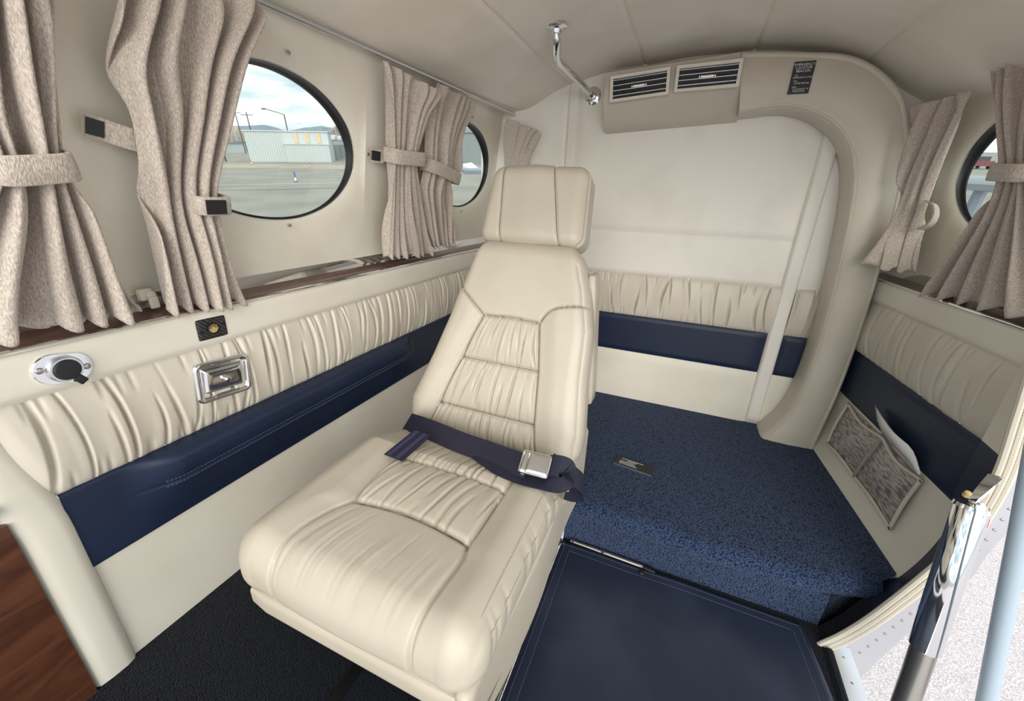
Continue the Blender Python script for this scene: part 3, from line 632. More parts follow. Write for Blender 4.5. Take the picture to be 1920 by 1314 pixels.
# backrest
ub = V(0, .3502, .9367); nb = V(0, -.9367, .3502); PB = V(0, .80, .48)
hb = (.22, .267, .055); q, p, nmb, fs = rgrid(hb, .046, (230, 190, 16))
vv = p[:, 1]+.182
vk = [-.085, 0, .128, .245, .34, .41, .449]; re = np.interp(vv, vk, [-.150, -.147, -.162, -.168, -.190, -.215, -.232]); le = np.interp(vv, vk, [-.625, -.634, -.588, -.552, -.530, -.512, -.500])
cx, hw = (re+le)/2, (re-le)/2; xx = cx+p[:, 0]/hb[0]*hw
ft = np.clip(nmb[:, 2], 0, 1)**1.3
IL = [(-.568, -.10), (-.559, -.075), (-.535, 0), (-.49, .132), (-.448, .249)]; IR = [(-.248, -.10), (-.252, -.075), (-.266, 0), (-.278, .132), (-.296, .249)]
il = np.interp(vv, [b for a, b in IL], [a for a, b in IL]); ir = np.interp(vv, [b for a, b in IR], [a for a, b in IR]); vtop = .249+.004*np.sin(np.pi*np.clip((xx-il)/(ir-il), 0, 1))
shL = cat([(-.448, .249), (-.475, .272), (-.516, .305), (-.56, .325)], 6); shR = cat([(-.296, .249), (-.272, .283), (-.227, .298), (-.16, .305)], 6)
insb = (xx > il) & (xx < ir) & (vv < vtop); vsh = np.where(xx < -.37, np.interp(xx, shL[::-1, 0], shL[::-1, 1]), np.interp(xx, shR[:, 0], shR[:, 1]))
upper = (~insb) & (vv > np.where((xx > -.448) & (xx < -.296), vtop, vsh))
db = np.zeros(len(xx)); r0, r1_ = 0.0, .132
db += np.where(insb, -.010, 0)*ft+np.where((~insb) & (~upper), .008*sstep(0, .05, np.minimum(np.abs(xx-il), np.abs(xx-ir))), 0)*ft
dd = np.minimum(dpoly(xx, vv, IL), dpoly(xx, vv, IR)); dd = np.minimum(dd, np.minimum(dpoly(xx, vv, shL.tolist()), dpoly(xx, vv, shR.tolist()))); dd = np.minimum(dd, dpoly(xx, vv, [(-.448, .249), (-.372, .253), (-.296, .249)]))
db -= .007*np.exp(-(dd/.0034)**2)*ft
uu = np.clip((xx-il)/(ir-il), 0, 1)
for a, b, n_, sd in ((-.11, r0, 15, 51), (r0, r1_, 9, 52), (r1_, .251, 8, 53)):
    m_ = insb & (vv >= a) & (vv < b); t_ = np.clip((vv-a)/(b-a), 0, 1); g_ = gathers(uu*.22, t_, n_, sd, .0072, 0, .22)
    db += np.where(m_, np.clip(.0058*g_, -.0085, .009)*(.45+.55*np.sin(np.pi*t_))+.011*np.sin(np.pi*t_)**.6, 0)*ft
for r_ in (r0, r1_): db -= .006*np.exp(-((vv-r_)/.0035)**2)*insb*ft
db -= .0035*np.exp(-((re-xx-.016)/.003)**2)*ft*(vv < .40)
P = PB+xx[:, None]*EX+vv[:, None]*ub+(p[:, 2]-.055)[:, None]*nb+(nmb[:, :1]*EX+nmb[:, 1:2]*ub+nmb[:, 2:3]*nb)*db[:, None]
fc = np.array(fs); nf = nmb[fc].mean(1); lab = np.zeros(len(fs), int); isf = nf[:, 2] > .12
fu, fi, fx = upper[fc].mean(1) > .5, insb[fc].mean(1) > .5, xx[fc].mean(1)
lab[isf & ~fu & ~fi & (fx < -.37)] = 1; lab[isf & ~fu & ~fi & (fx >= -.37)] = 2; lab[isf & fu] = 3; lab[isf & fi] = 4
bk = thing('backrest', None, None, (-.385, .80, .40)); bk.parent = SC; bk.location = tuple(ORG[bk.name]-ORG[SC.name])
regions(P, fs, lab, {0: ('backrest_shell', 'seat', None), 1: ('bolster', 'seat', None), 2: ('bolster', 'seat', None), 3: ('upper_panel', 'seat', 'smooth upper panel'), 4: ('pleated_panel', 'seat', 'gathered pleated panel in three rows')}, bk)
sb_ = nmb[:, 2] > .3
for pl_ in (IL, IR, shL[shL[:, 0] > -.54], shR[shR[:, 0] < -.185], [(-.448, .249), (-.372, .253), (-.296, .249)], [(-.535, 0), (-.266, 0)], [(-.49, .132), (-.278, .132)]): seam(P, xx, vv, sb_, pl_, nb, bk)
for off in (.010, .022):
    pt = []
    for v_ in np.linspace(-.05, .385, 24):
        ed = float(np.interp(v_, vk, [-.150, -.147, -.162, -.168, -.190, -.215, -.232]))-off; s_ = nmb[:, 2] > .1
        i = np.argmin((xx[s_]-ed)**2+(vv[s_]-v_)**2); pt.append(P[s_][i]+nb*.0006)
    dashes(cat(pt, 4), .0062, .0045, .0006).build('stitching', 'stitch', bk)
# headrest
hh = (.138, .103, .056); q, p, nmh, fs = rgrid(hh, .034, (80, 60, 34)); HO = V(-.372, 1.012, .985)-nb*.056
p[:, 0] *= 1-.05*(p[:, 1]/hh[1]); lx = p[:, 0]-.372; ftm = np.clip(np.maximum(nmh[:, 2], np.abs(nmh[:, 1])), 0, 1)
dh = np.zeros(len(lx)); s1 = -.460-.01*p[:, 1]/hh[1]; s2 = -.312-.022*p[:, 1]/hh[1]
dh -= .0055*np.exp(-(np.minimum(np.abs(lx-s1), np.abs(lx-s2))/.0035)**2)*ftm; dh += .006*np.exp(-((lx+.386)/.05)**2)*ftm
dh -= .004*np.exp(-((nmh[:, 2]-.35)/.10)**2)*(np.abs(nmh[:, 0]) > .5)
P = HO+p[:, :1]*EX+p[:, 1:2]*ub+p[:, 2:3]*nb+(nmh[:, :1]*EX+nmh[:, 1:2]*ub+nmh[:, 2:3]*nb)*dh[:, None]
fc = np.array(fs); nf = nmh[fc].mean(1); fx = lx[fc].mean(1); lab = np.zeros(len(fs), int); ok = (nf[:, 2] > -.2) & (np.abs(nf[:, 0]) < .8)
lab[ok & (fx < s1[fc].mean(1))] = 1; lab[ok & (fx > s2[fc].mean(1))] = 2; lab[ok & (fx >= s1[fc].mean(1)) & (fx <= s2[fc].mean(1))] = 3
hr = thing('headrest', None, None, HO); hr.parent = SC; hr.location = tuple(HO-ORG[SC.name])
regions(P, fs, lab, {0: ('headrest_shell', 'seat', None), 1: ('side_panel', 'seat', None), 2: ('side_panel', 'seat', None), 3: ('centre_panel', 'seat', None)}, hr)
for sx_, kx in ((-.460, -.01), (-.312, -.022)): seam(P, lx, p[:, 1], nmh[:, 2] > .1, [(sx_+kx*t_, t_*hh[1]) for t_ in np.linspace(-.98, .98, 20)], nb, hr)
for x in (-.42, -.325): MB().tube([HO+(x+.372)*EX-ub*.06, HO+(x+.372)*EX-ub*.17], .006, 10).build('headrest_post', 'chrome', SC)
# stowed armrests beside the backrest
for A, B_ in ((V(-.172, 1.0, .490), V(-.195, 1.0, .812)), (V(-.655, .90, .44), V(-.600, .99, .60))):
    d = (B_-A); ln = np.linalg.norm(d); d /= ln; ux = EX-d*d[0]; ux /= np.linalg.norm(ux); rbox('armrest', (A+B_)/2, ux, np.cross(d, ux), d, (.012, .032, ln/2+.014), .011, 'seat', SC, 5)

# ------------------------------------------------------------ seat belt
SB = thing('seat_belt', 'navy lap belt with chrome lift buckle lying across the seat cushion', 'belt', at(900, 860, z=.47))
zb = .50
pts = cat([at(764, 790, z=.448), at(784, 797, z=.462), at(815, 809, z=.474), at(860, 828, z=.480), at(905, 844, z=.484), at(950, 861, z=.492), at(992, 877, z=.500)], 6)
sd = [V(0, .80, .60) for _ in pts]
MB().ribbon(pts, sd, .047, .0022).build('strap', 'belt', SB)
pts = cat([at(898, 848, z=.475), at(940, 876, z=.480), at(985, 894, z=.484), at(1020, 901, z=.489), at(1048, 903, z=.492), at(1063, 893, z=.500), at(1062, 879, z=.512), at(1046, 873, z=.515), at(1030, 872, z=.510)], 6)
MB().ribbon(pts, [V(0, .97-.17*float(sstep(14, 26, np.array(i))), .16+.44*float(sstep(14, 26, np.array(i)))) for i in range(len(pts))], .042, .0022).build('strap', 'belt', SB)
pts = cat([at(1030, 866, z=.500), at(1052, 880, z=.503), at(1075, 893, z=.498), at(1091, 905, z=.482), at(1092, 918, z=.462), at(1078, 922, z=.452), at(1062, 918, z=.45)], 6)
MB().ribbon(pts, V(-.25, .80, .5), .040, .0022).build('strap', 'belt', SB)
a, b = at(792, 812, z=.488), at(737, 858, z=.483); d = (b-a)/np.linalg.norm(b-a); sd_ = np.cross(EZ, d); tail = MB().ribbon([a, (a+b)/2, b], sd_, .048, .002).build('strap_end', 'belt', SB)
for o_ in (-.013, .009): MB().ribbon([a+EZ*.0014+sd_*o_, b+EZ*.0014+sd_*o_-d*.001], sd_, .010, .0008).build('stripe', 'beltstripe', tail)
bo = at(1004, 871, z=.512); bx = at(1040, 880, z=.512)-at(985, 866, z=.512); bx /= np.linalg.norm(bx); by_ = V(0, .80, .60); by_ = by_-bx*(by_@bx); by_ /= np.linalg.norm(by_); bz = np.cross(bx, by_)
bu = rbox('buckle', bo, bx, by_, bz, (.030, .023, .008), .004, 'chrome', SB, 4)
MB().frame_box(bo, bx, by_, bz, (-.026, -.0245, -.005), (.026, -.0215, .004)).build('buckle_side', 'hole', bu)
rbox('lift_flap', bo+bz*.008+bx*.006, bx, by_, bz, (.023, .021, .0025), .002, 'chrome', bu, 3)
MB().lathe(bo-bx*.02-by_*.024, -by_, [(.005, 0), (.005, .002), (.003, .003)], 14).build('pivot', 'steel', bu)
rbox('anchor_fitting', at(1062, 918, z=.44), EX, EY, EZ, (.010, .016, .014), .004, 'steel', SB, 3)

# ------------------------------------------------------------ curtains
LN = V(.987, 0, -.16); LPt = V(-.808, 0, .815)
p0 = V(float(xr(1.6)), 1.6, .815); p1 = V(float(xr(1.0)), 1.0, .815); p2 = V(float(xr(1.6))-.045, 1.6, 1.31); RN = np.cross(p1-p0, p2-p0); RN /= np.linalg.norm(RN); RN *= -np.sign(RN[0])
def cp(sp, side):
    if len(sp) == 3 and isinstance(sp[2], dict): return at(sp[0], sp[1], **sp[2])
    return on(sp[0], sp[1], LPt, LN) if side == 'L' else on(sp[0], sp[1], p0, RN)
def curtain(label, side, rows, nf, seed, tie=None, loose=None, phase=.3, group=None):
    # rows: (left pixel, right pixel, fold depth, fold count factor)
    Lk = np.array([cp(r[0], side) for r in rows]); Rk = np.array([cp(r[1], side) for r in rows]); Ak = np.array([[r[2], r[3] if len(r) > 3 else 0, 0] for r in rows])
    n = 14; Lc, Rc, Ac = cat(Lk, n), cat(Rk, n), cat(Ak, n); nv = len(Lc)-1; nu = 36*nf//2+40; nn = LN if side == 'L' else RN
    rs = np.random.RandomState(seed); ph = rs.uniform(0, 6.28, 8); jit = rs.uniform(-.35, .35, nf+3); u = np.linspace(0, 1, nu+1); v = np.linspace(0, 1, nv+1)
    U, Vv = np.meshgrid(u, v, indexing='ij'); Vr = Vv
    w = U*nf+phase+.30*np.sin(2.2*Vr*math.pi*.6+ph[0])+.26*np.sin(4.5*Vr+ph[1]+5*U)+.10*np.sin(11*Vr+ph[6]+9*U)+np.interp(U*nf, np.arange(nf+3), jit)
    a = 2*math.pi*w; amp = Ac[:, 0][None, :]*(1+.25*np.sin(3*U*math.pi+ph[2]+3*Vr))
    fold = amp*(np.sin(a)+.22*np.sin(2*a+ph[3]))+amp*.12*np.sin(3*a+ph[4]+6*Vr)
    D = (Rc-Lc); wd = np.linalg.norm(D, axis=1)/max(nf, 1)
    lat = -.16*np.sin(2*a)*np.minimum(amp*2.2, wd[None, :])/ (np.linalg.norm(D, axis=1)[None, :]+1e-6)*.6
    Us = np.clip(U+lat*np.sin(np.pi*U), 0, 1)
    P = Lc[None]+(Rc-Lc)[None]*Us[..., None]+nn*(fold+.002*np.sin(30*Vr+9*U+ph[5])*0+amp*.4)[..., None]
    P[..., 2] += (.006*np.sin(2*a+1))[:]*(Vv > .97)
    f = [(i*(nv+1)+j, (i+1)*(nv+1)+j, (i+1)*(nv+1)+j+1, i*(nv+1)+j+1) for i in range(nu) for j in range(nv)]
    if side == 'R': f = [q_[::-1] for q_ in f]
    base = (Lk[-1]+Rk[-1])/2; C = thing('curtain', label, 'curtain', base, group)
    cl = mk('cloth', P.reshape(-1, 3), f, 'curtain', C, True); md = cl.modifiers.new('thickness', 'SOLIDIFY'); md.thickness = .0028; md.offset = 0
    if tie:
        l_, r_, hgt, dep, velcro = tie; A, B_ = cp(l_, side), cp(r_, side); d = B_-A; ln = np.linalg.norm(d); d /= ln; n2 = nn-d*(nn@d); n2 /= np.linalg.norm(n2); up = np.cross(d, n2); up *= np.sign(up[2]); c = (A+B_)/2+n2*.008
        ring = []; m_ = 48; e_ = .55
        for k_ in range(m_):
            t_ = 2*math.pi*k_/m_; ca, sa = math.cos(t_), math.sin(t_); ring.append(c+d*(ln/2+.006)*np.sign(ca)*abs(ca)**e_+n2*dep*np.sign(sa)*abs(sa)**e_)
        vs = []
        for pz, ro in ((-1, 0), (-.9, .0012), (0, .002), (.9, .0012), (1, 0), (1, -.003), (-1, -.003)):
            for rp in ring: o_ = rp-c; vs.append(rp+o_/np.linalg.norm(o_)*ro+up*hgt/2*pz)
        ff = [(i*m_+k_, i*m_+(k_+1) % m_, ((i+1) % 7)*m_+(k_+1) % m_, ((i+1) % 7)*m_+k_) for i in range(7) for k_ in range(m_)]
        tb = mk('tieback', vs, ff, 'curtain', C, True, 60)
        if velcro is not None:
            O = c+d*velcro*ln/2+n2*(dep+.003); MB().frame_box(O, d, n2, up, (-.016, -.001, -hgt*.38), (.016, .002, hgt*.38)).build('hook_patch', 'black', tb)
    return C, nn
G = 'curtains of slub beige cloth'
curtain('beige curtain gathered by a cloth tieback at the front of the left wall', 'L',
        [((-150, -190), (100, -150), .012), ((-120, 0), (102, 0), .016), ((-70, 200), (104, 180), .016), ((-20, 300), (112, 300), .017), ((-30, 380), (150, 390), .017), ((-70, 500), (205, 500), .020), ((-110, 640), (256, 585), .026)], 4, 3,
        ((-20, 312), (113, 305), .034, .030, None), group=G)
curtain('beige curtain over the large window, its tieback showing a black hook patch', 'L',
        [((212, -110), (478, -8), .013), ((208, 10), (478, 30), .016), ((208, 120), (450, 110), .018), ((243, 215), (426, 230), .017), ((262, 320), (404, 340), .016), ((272, 395), (406, 392), .016), ((285, 480), (425, 470), .018), ((300, 578), (446, 562), .020)], 5, 8,
        ((352, 378), (404, 378), .030, .034, -.25), group=G)
curtain('beige curtain tied at the middle between the two left windows', 'L',
        [((711, 112), (822, 172, dict(x=-.690)), .010), ((716, 140), (816, 190, dict(x=-.695)), .013), ((724, 190), (800, 225, dict(x=-.722)), .013), ((728, 290), (780, 294), .015), ((726, 345), (784, 345), .014), ((721, 420), (794, 420), .016), ((720, 481), (801, 474), .018)], 5, 15,
        ((727, 290), (781, 296), .036, .030, None), group=G)
curtain('beige curtain half covering the small window behind the headrest', 'L',
        [((822, 155), (893, 197), .010), ((806, 185), (888, 212), .014), ((799, 250), (864, 255), .015), ((797, 310), (850, 318), .016), ((789, 355), (844, 360), .015), ((796, 400), (842, 410), .015), ((806, 462), (842, 456), .016)], 5, 22,
        ((795, 308), (849, 334), .036, .032, None), group=G)
curtain('short beige curtain hanging in the corner by the rear bulkhead', 'L',
        [((950, 221), (1010, 246, dict(y=1.69)), .010), ((948, 245), (1004, 258, dict(y=1.69)), .012), ((947, 300), (988, 300, dict(y=1.69)), .012), ((946, 360), (984, 360, dict(y=1.69)), .012), ((940, 430), (984, 430, dict(y=1.69)), .013)], 4, 29, None, group=G)
curtain('beige curtain flaring over the padded arch on the doorway side', 'R',
        [((1712, 200, dict(y=1.575)), (1832, 168), .009), ((1706, 250, dict(y=1.57)), (1812, 215), .011), ((1697, 320, dict(y=1.56)), (1775, 300), .012), ((1686, 385, dict(y=1.55)), (1742, 385), .013), ((1655, 437, dict(y=1.54)), (1724, 440), .014), ((1604, 492, dict(y=1.53)), (1719, 512), .014)], 2, 36, None, group=G)
curtain('sunlit beige curtain at the doorway end of the right window', 'R',
        [((1868, 112), (1990, 55), .009), ((1874, 170), (1985, 130), .013), ((1884, 240), (1960, 230), .014), ((1890, 318), (1955, 322), .015), ((1862, 385), (1965, 400), .015), ((1810, 470), (1990, 490), .018), ((1752, 552), (2010, 610), .020)], 5, 44,
        ((1890, 320), (1950, 322), .034, .030, None), group=G)
# loose tieback straps
def loose(label, pts, side, w, patch=None, grp='loose curtain tieback straps'):
    T = thing('tieback_strap', label, 'strap', pts[0], grp); MB().ribbon(cat(pts, 6), side, w, .004).build('strap', 'curtain', T)
    if patch: A, B_, s_ = patch; MB().ribbon([A, B_], s_, w*.72, .005).build('hook_patch', 'black', T)
LPs = lambda x, y, o=0: on(x, y, LPt, LN)+LN*o
loose('loose cloth tieback with a black hook patch between the two front curtains', [LPs(176, 238, -.028), LPs(205, 246, -.024), LPs(245, 260, -.012), LPs(285, 272, -.005)], V(.15, .1, 1), .030, (LPs(180, 239, -.025), LPs(212, 248, -.021), V(.15, .1, 1)))
loose('black end of a tieback beside the curtain between the left windows', [LPs(714, 295, -.03), LPs(730, 296, -.02)], V(.15, 0, 1), .032, (LPs(713, 294, -.027), LPs(725, 296, -.022), V(.15, 0, 1)))
tb_ = [at(1738, 378, y=1.50), at(1752, 384, y=1.48), at(1755, 402, y=1.475), at(1745, 420, y=1.48), at(1726, 430, y=1.50)]
loose('looped cloth tieback hanging below the flared curtain', tb_, V(-.75, -.6, .2), .022)
cl_ = thing('curtain_clip', 'small clear plastic clip on the ledge between the front curtains', 'clip', at(275, 560, x=-.835)); rbox('clip_body', at(272, 552, x=-.835), EX, EY, EZ, (.006, .010, .010), .003, 'clear', cl_, 3)
MB().lathe(at(283, 553, x=-.828), V(1, 0, 0), [(.007, -.002), (.007, .002), (.004, .003)], 16).build('ring', 'clear', cl_); rbox('tab', at(289, 567, x=-.825), EX, EY, EZ, (.003, .007, .010), .002, 'clear', cl_, 3)

# ------------------------------------------------------------ floor mat and rails
MT = thing('floor_mat', 'navy leather floor mat with stitched border in the floor well', 'mat', (.13, .6, .0))
def mat_fn(u, v):
    y = .22+(.945-.22)*v; xe = np.interp(y, [.2, .776, .857, .939, .95], [.468, .459, .448, .436, .43]); x = -.196+(xe+.196)*u
    e = np.minimum(np.minimum(u*.64, (1-u)*.64), (1-v)*.72)
    z = .006+.0022*np.sin(x*17+y*5)*np.exp(-((x-.05)/.16)**2)+.0014*np.sin(y*21+x*9)-.0018*np.exp(-((e-.026)/.0025)**2)
    return stack3(x, y, z)
P, f = grid(mat_fn, 90, 100); o = mk('sheet', P, f, 'matleather', MT, True); md = o.modifiers.new('thickness', 'SOLIDIFY'); md.thickness = .005; md.offset = -1
mpt = lambda u, v: mat_fn(np.array(u), np.array(v)).reshape(3)+V(0, 0, .0006)
for e_ in (.010, .028):
    for pth in ([mpt(e_/.64, t) for t in np.linspace(0, 1-e_/.72, 40)], [mpt(t, 1-e_/.72) for t in np.linspace(e_/.64, 1-e_/.64, 40)], [mpt(1-e_/.64, t) for t in np.linspace(0, 1-e_/.72, 40)]):
        dashes(pth, .0062, .0044, .00055).build('stitching', 'bstitch', MT)
for px, py in ((1056, 1017), (1203, 1073)): MB().lathe(at(px, py, z=.008), EZ, [(.008, -.003), (.008, .001), (.006, .004), (.002, .0055)], 16).build('snap', 'black', MT)
rl = thing('floor_rail', 'thin metal rail at the foot of the carpeted step', 'rail', at(1140, 1040, z=.0)); MB().tube([at(1070, 1013, z=.010), at(1205, 1062, z=.010)], .005, 8).build('rod', 'steel', rl); MB().tube([at(1200, 1060, z=.008), at(1228, 1072, z=.008)], .006, 8).build('end_clip', 'hole', rl)
for px, py in ((1074, 1014), (1130, 1035)): MB().lathe(at(px, py, z=.013), EZ, [(.0055, 0), (.0055, .003), (.003, .004)], 12).build('screw', 'satin', rl)
er = thing('well_edge_rail', 'slim chrome rail along the floor well edge beside the seat', 'rail', (-.194, .6, .04)); MB().box((-.2, .2, .036), (-.194, .90, .12)).build('backing', 'hole', er); MB().tube([(-.192, .25, .070), (-.192, .90, .058)], .0032, 8).build('rod', 'chrome', er)
for y in (.47, .83): MB().lathe(V(-.194, y, .062), EX, [(.005, 0), (.005, .004), (.003, .006)], 12).build('screw', 'satin', er)
# floor placard
c = [at(a, b, z=ZS+.003) for a, b in ((1157, 853), (1226, 876), (1222, 891), (1153, 869))]; O = sum(c)/4; ux = c[1]-c[0]; ln = np.linalg.norm(ux); ux /= ln; uy = np.cross(EZ, ux); hy = abs((c[0]-c[3])@uy)
fp_ = thing('floor_placard', 'small black printed placard lying on the blue carpeted step', 'placard', O); MB().frame_box(O, ux, uy, EZ, (-ln/2, -hy/2, -.004), (ln/2, hy/2, .001)).build('plate', 'plate', fp_)
MB().frame_box(O, ux, uy, EZ, (-ln/2, -hy/2-.0008, -.004), (ln/2, -hy/2+.0004, .0013)).build('edge', 'satin', fp_)
for i, (a, b, y) in enumerate(((-.36, .22, .30), (-.20, .06, .17), (-.38, .0, .02), (-.38, .05, -.12), (-.38, .10, -.26))):     # lines of print too fine to read
    x = a*ln; mb = MB()
    while x < b*ln: w_ = rnd.uniform(.003, .008); mb.frame_box(O, ux, uy, EZ, (x, y*hy-.0011, .001), (min(x+w_, b*ln), y*hy+.0011, .0013)); x += w_+.0012
    mb.build('print_line', 'white', fp_)

# ------------------------------------------------------------ fittings on the left side panel
def lp(px, py, o): return at(px, py, x=LW+o)
# power socket
O = lp(118, 690, .014); a = lp(61, 694, .014); b = lp(177, 682, .014); hl = np.linalg.norm(b-a)/2; d = (b-a)/np.linalg.norm(b-a); up = np.cross(EX, d); up *= np.sign(up[2]); hv = abs(lp(118, 660, .014)[2]-lp(118, 719, .014)[2])/2
ps = thing('power_socket', 'oval chrome power socket with a black rubber cap on the left side panel', 'socket', O)
def stadium(n, hl, r): return [((hl-r)*(1 if math.cos(t) > 0 else -1)+r*math.cos(t), r*math.sin(t)) for t in [2*math.pi*(i+.5)/n for i in range(n)]]
n_ = 48; mb = MB(); vs = []
for s_, hgt in ((1, -.006), (1, .002), (.96, .0035), (.0, .0035)):
    for x_, y_ in stadium(n_, hl*max(s_, .05), hv*max(s_, .05)): vs.append(O+d*x_+up*y_+EX*hgt)
mb.add(vs, [(i*n_+k, i*n_+(k+1) % n_, (i+1)*n_+(k+1) % n_, (i+1)*n_+k) for i in range(3) for k in range(n_)]+[tuple(range(3*n_, 4*n_))]); mb.build('plate', 'chrome', ps)
MB().lathe(O+EX*.003, EX, [(hv*.86, 0), (hv*.86, .006), (hv*.78, .010), (hv*.68, .010), (hv*.66, .004)], 40).build('collar', 'satin', ps)
cpo = MB().lathe(O+EX*.004, EX, [(hv*.66, 0), (hv*.66, .010), (hv*.60, .013), (.002, .0135)], 40).build('cap', 'black', ps)
rbox('pull_tab', O+d*hv*.60-up*hv*.72+EX*.013, (d-up)/math.sqrt(2), (d+up)/math.sqrt(2), EX, (.007, .0055, .0018), .0015, 'black', cpo, 3)
for s_ in (-1, 1): MB().lathe(O+d*s_*hl*.76+EX*.003, EX, [(.0046, 0), (.0046, .001), (.0036, .0025), (.0012, .0032)], 16).build('screw', 'steel', ps)
# jack plate
c = [lp(a, b, .013) for a, b in ((363, 602), (419, 590), (428, 626), (373, 641))]; O = sum(c)/4; d = c[1]-c[0]; ln = np.linalg.norm(d); d /= ln; up = np.cross(EX, d); up *= np.sign(up[2]); hv = abs((c[0]-c[3])@up)
jp = thing('jack_plate', 'black carbon-weave plate with a brass headset jack on the left side panel', 'socket', O); rbox('plate', O, d, up, EX, (ln/2, hv/2, .003), .0028, 'carbon', jp, 4)
jk = MB().lathe(O+EX*.003, EX, [(.0105, 0), (.0105, .003), (.0085, .004), (.0084, .0015)], 28).build('socket_ring', 'hole', jp)
MB().lathe(O+EX*.004, EX, [(.0084, -.001), (.0084, .0015)], 28).build('contact_face', 'gold', jp)
for k in range(5): an = math.radians(20+35*k); MB().frame_box(O+EX*.0055+(d*math.cos(an)+up*math.sin(an))*.0055, d*math.cos(an)+up*math.sin(an), -d*math.sin(an)+up*math.cos(an), EX, (-.002, -.0007, -.0006), (.002, .0007, .0004)).build('pin_slot', 'hole', jk)
for s_ in (-1, 1): screw(jp, O+d*s_*ln*.40+up*s_*.004+EX*.003, EX, .0028, 'hole')
# ashtray
c = [lp(a, b, .020) for a, b in ((358, 682), (463, 657), (473, 737), (373, 757))]; O = sum(c)/4; d = c[1]-c[0]; hl = (np.linalg.norm(c[1]-c[0])+np.linalg.norm(c[2]-c[3]))/4; d /= np.linalg.norm(d); up = np.cross(EX, d); up *= np.sign(up[2]); hv = abs((c[0]-c[3])@up)/2
ash = thing('ashtray', 'rectangular chrome ashtray set into the pleated side panel', 'ashtray', O)
def ash_fn(u, v):
    x, y = (u*2-1), (v*2-1); X_, Y_ = x*hl, y*hv; r = .014
    qx, qy = np.abs(X_)-(hl-r), np.abs(Y_)-(hv-r); sd = np.hypot(np.maximum(qx, 0), np.maximum(qy, 0))+np.minimum(np.maximum(qx, qy), 0)-r     # rounded rectangle distance
    ov = np.maximum(sd, 0); k = 1-ov/np.maximum(np.hypot(X_, Y_), 1e-6); X_, Y_ = X_*k, Y_*k; e = -np.minimum(sd, 0)
    z = .004*np.sqrt(np.clip(1-(1-np.clip(e/.004, 0, 1))**2, 0, 1))-.007*sstep(.006, .012, e)
    z = z+.007*sstep(.012, .020, e)*sstep(-.75, -.45, y)+.003*sstep(.012, .03, e)*sstep(-.4, .8, y)-.003*np.exp(-((y+.66)/.08)**2)*sstep(.012, .02, e)
    return (O+X_[..., None]*d+Y_[..., None]*up+z[..., None]*EX)
P, f = grid(ash_fn, 90, 70); mk('tray', P, f, 'chrome', ash, True); kO = O+EX*.0055
MB().lathe(kO, EX, [(.0045, -.004), (.004, .003), (.0055, .005), (.0055, .008), (.003, .010)], 16).build('knob', 'chrome', ash)
mb = MB(); n_ = 60; ring = []
for i in range(n_):
    t = 2*math.pi*i/n_; ca, sa = math.cos(t), math.sin(t); ring.append((hl-.001)*np.sign(ca)*abs(ca)**.22*d+(hv-.001)*np.sign(sa)*abs(sa)**.22*up)
mb.add([O+p_+EX*.001 for p_ in ring]+[O+p_-EX*.02 for p_ in ring], [(i, (i+1) % n_, n_+(i+1) % n_, n_+i) for i in range(n_)]); mb.build('rim', 'chrome', ash)
# wooden cabinet at the front
cb_ = thing('wooden_cabinet', 'brown mahogany cabinet front beside the left side panel', 'cabinet', (-.83, -.1, 0))
MB().box((-.87, -.35, 0), (-.795, .127, .555)).build('body', 'wood', cb_); MB().box((-.87, -.35, .556), (-.81, .13, .64)).build('recess_shade', 'hole', cb_); MB().box((-.87, -.35, .575), (-.785, .118, .590)).build('shelf_edge', 'wood', cb_)  # black block above the body is painted shade for the gap there

# ------------------------------------------------------------ right side: map pocket, papers
RPn = V(1, .0965, 0); RPn /= np.linalg.norm(RPn)
def rp(px, py, o=0.):
    z = .3
    for _ in range(6): p_ = on(px, py, V(float(xr(1.6))-.002, 1.6, .5)-RPn*(o+float(rpan(0, np.array(z), 0., 0.))), RPn); z = p_[2]
    return p_
PK = thing('document_pocket', 'clear two-part document pocket with cream piping on the right side panel', 'pocket', rp(1600, 893))
def bulge_quad(tl, tr, br, bl, o, nu=14, nv=14, bul=.01):
    A_ = [rp(*q_, o) for q_ in (tl, tr, br, bl)]
    def fn(u, v):
        u, v = u[..., None], v[..., None]; return A_[3]*(1-u)*(1-v)+A_[2]*u*(1-v)+A_[1]*u*v+A_[0]*(1-u)*v-RPn*bul*np.sin(np.pi*u)*np.sin(np.pi*v)
    return grid(fn, nu, nv)
for k_, qd in enumerate((((1590, 757), (1655, 822), (1601, 893), (1550, 831)), ((1655, 822), (1726, 900), (1668, 990), (1601, 893)))):
    P, f = bulge_quad(*qd, .004); w_ = mk('film_window', P, [q_[::-1] for q_ in f], 'docs', PK, True)
    tl, tr, br, bl = qd
    def arc(a, b, sag): 
        a, b = rp(*a, .008), rp(*b, .008); m_ = (a+b)/2+sag; return cat([a, m_, b], 8)
    for nm_, a_, b_, sg_ in (('top_piping', tl, tr, V(0, 0, -.012)-RPn*.006), ('bottom_piping', bl, br, V(0, 0, .010)-RPn*.004), ('side_piping', tl, bl, -RPn*.004), ('side_piping', tr, br, -RPn*.004)): MB().tube(arc(a_, b_, sg_), .0045, 8).build(nm_, 'leather', PK)
for px, py in ((1590, 757), (1727, 901), (1668, 990), (1602, 893), (1551, 830)): screw(PK, rp(px, py, .011), -RPn, .0052, 'steel')
PP = thing('paper_sheets', 'white paper sheets sticking up out of the document pocket', 'paper', rp(1690, 860))
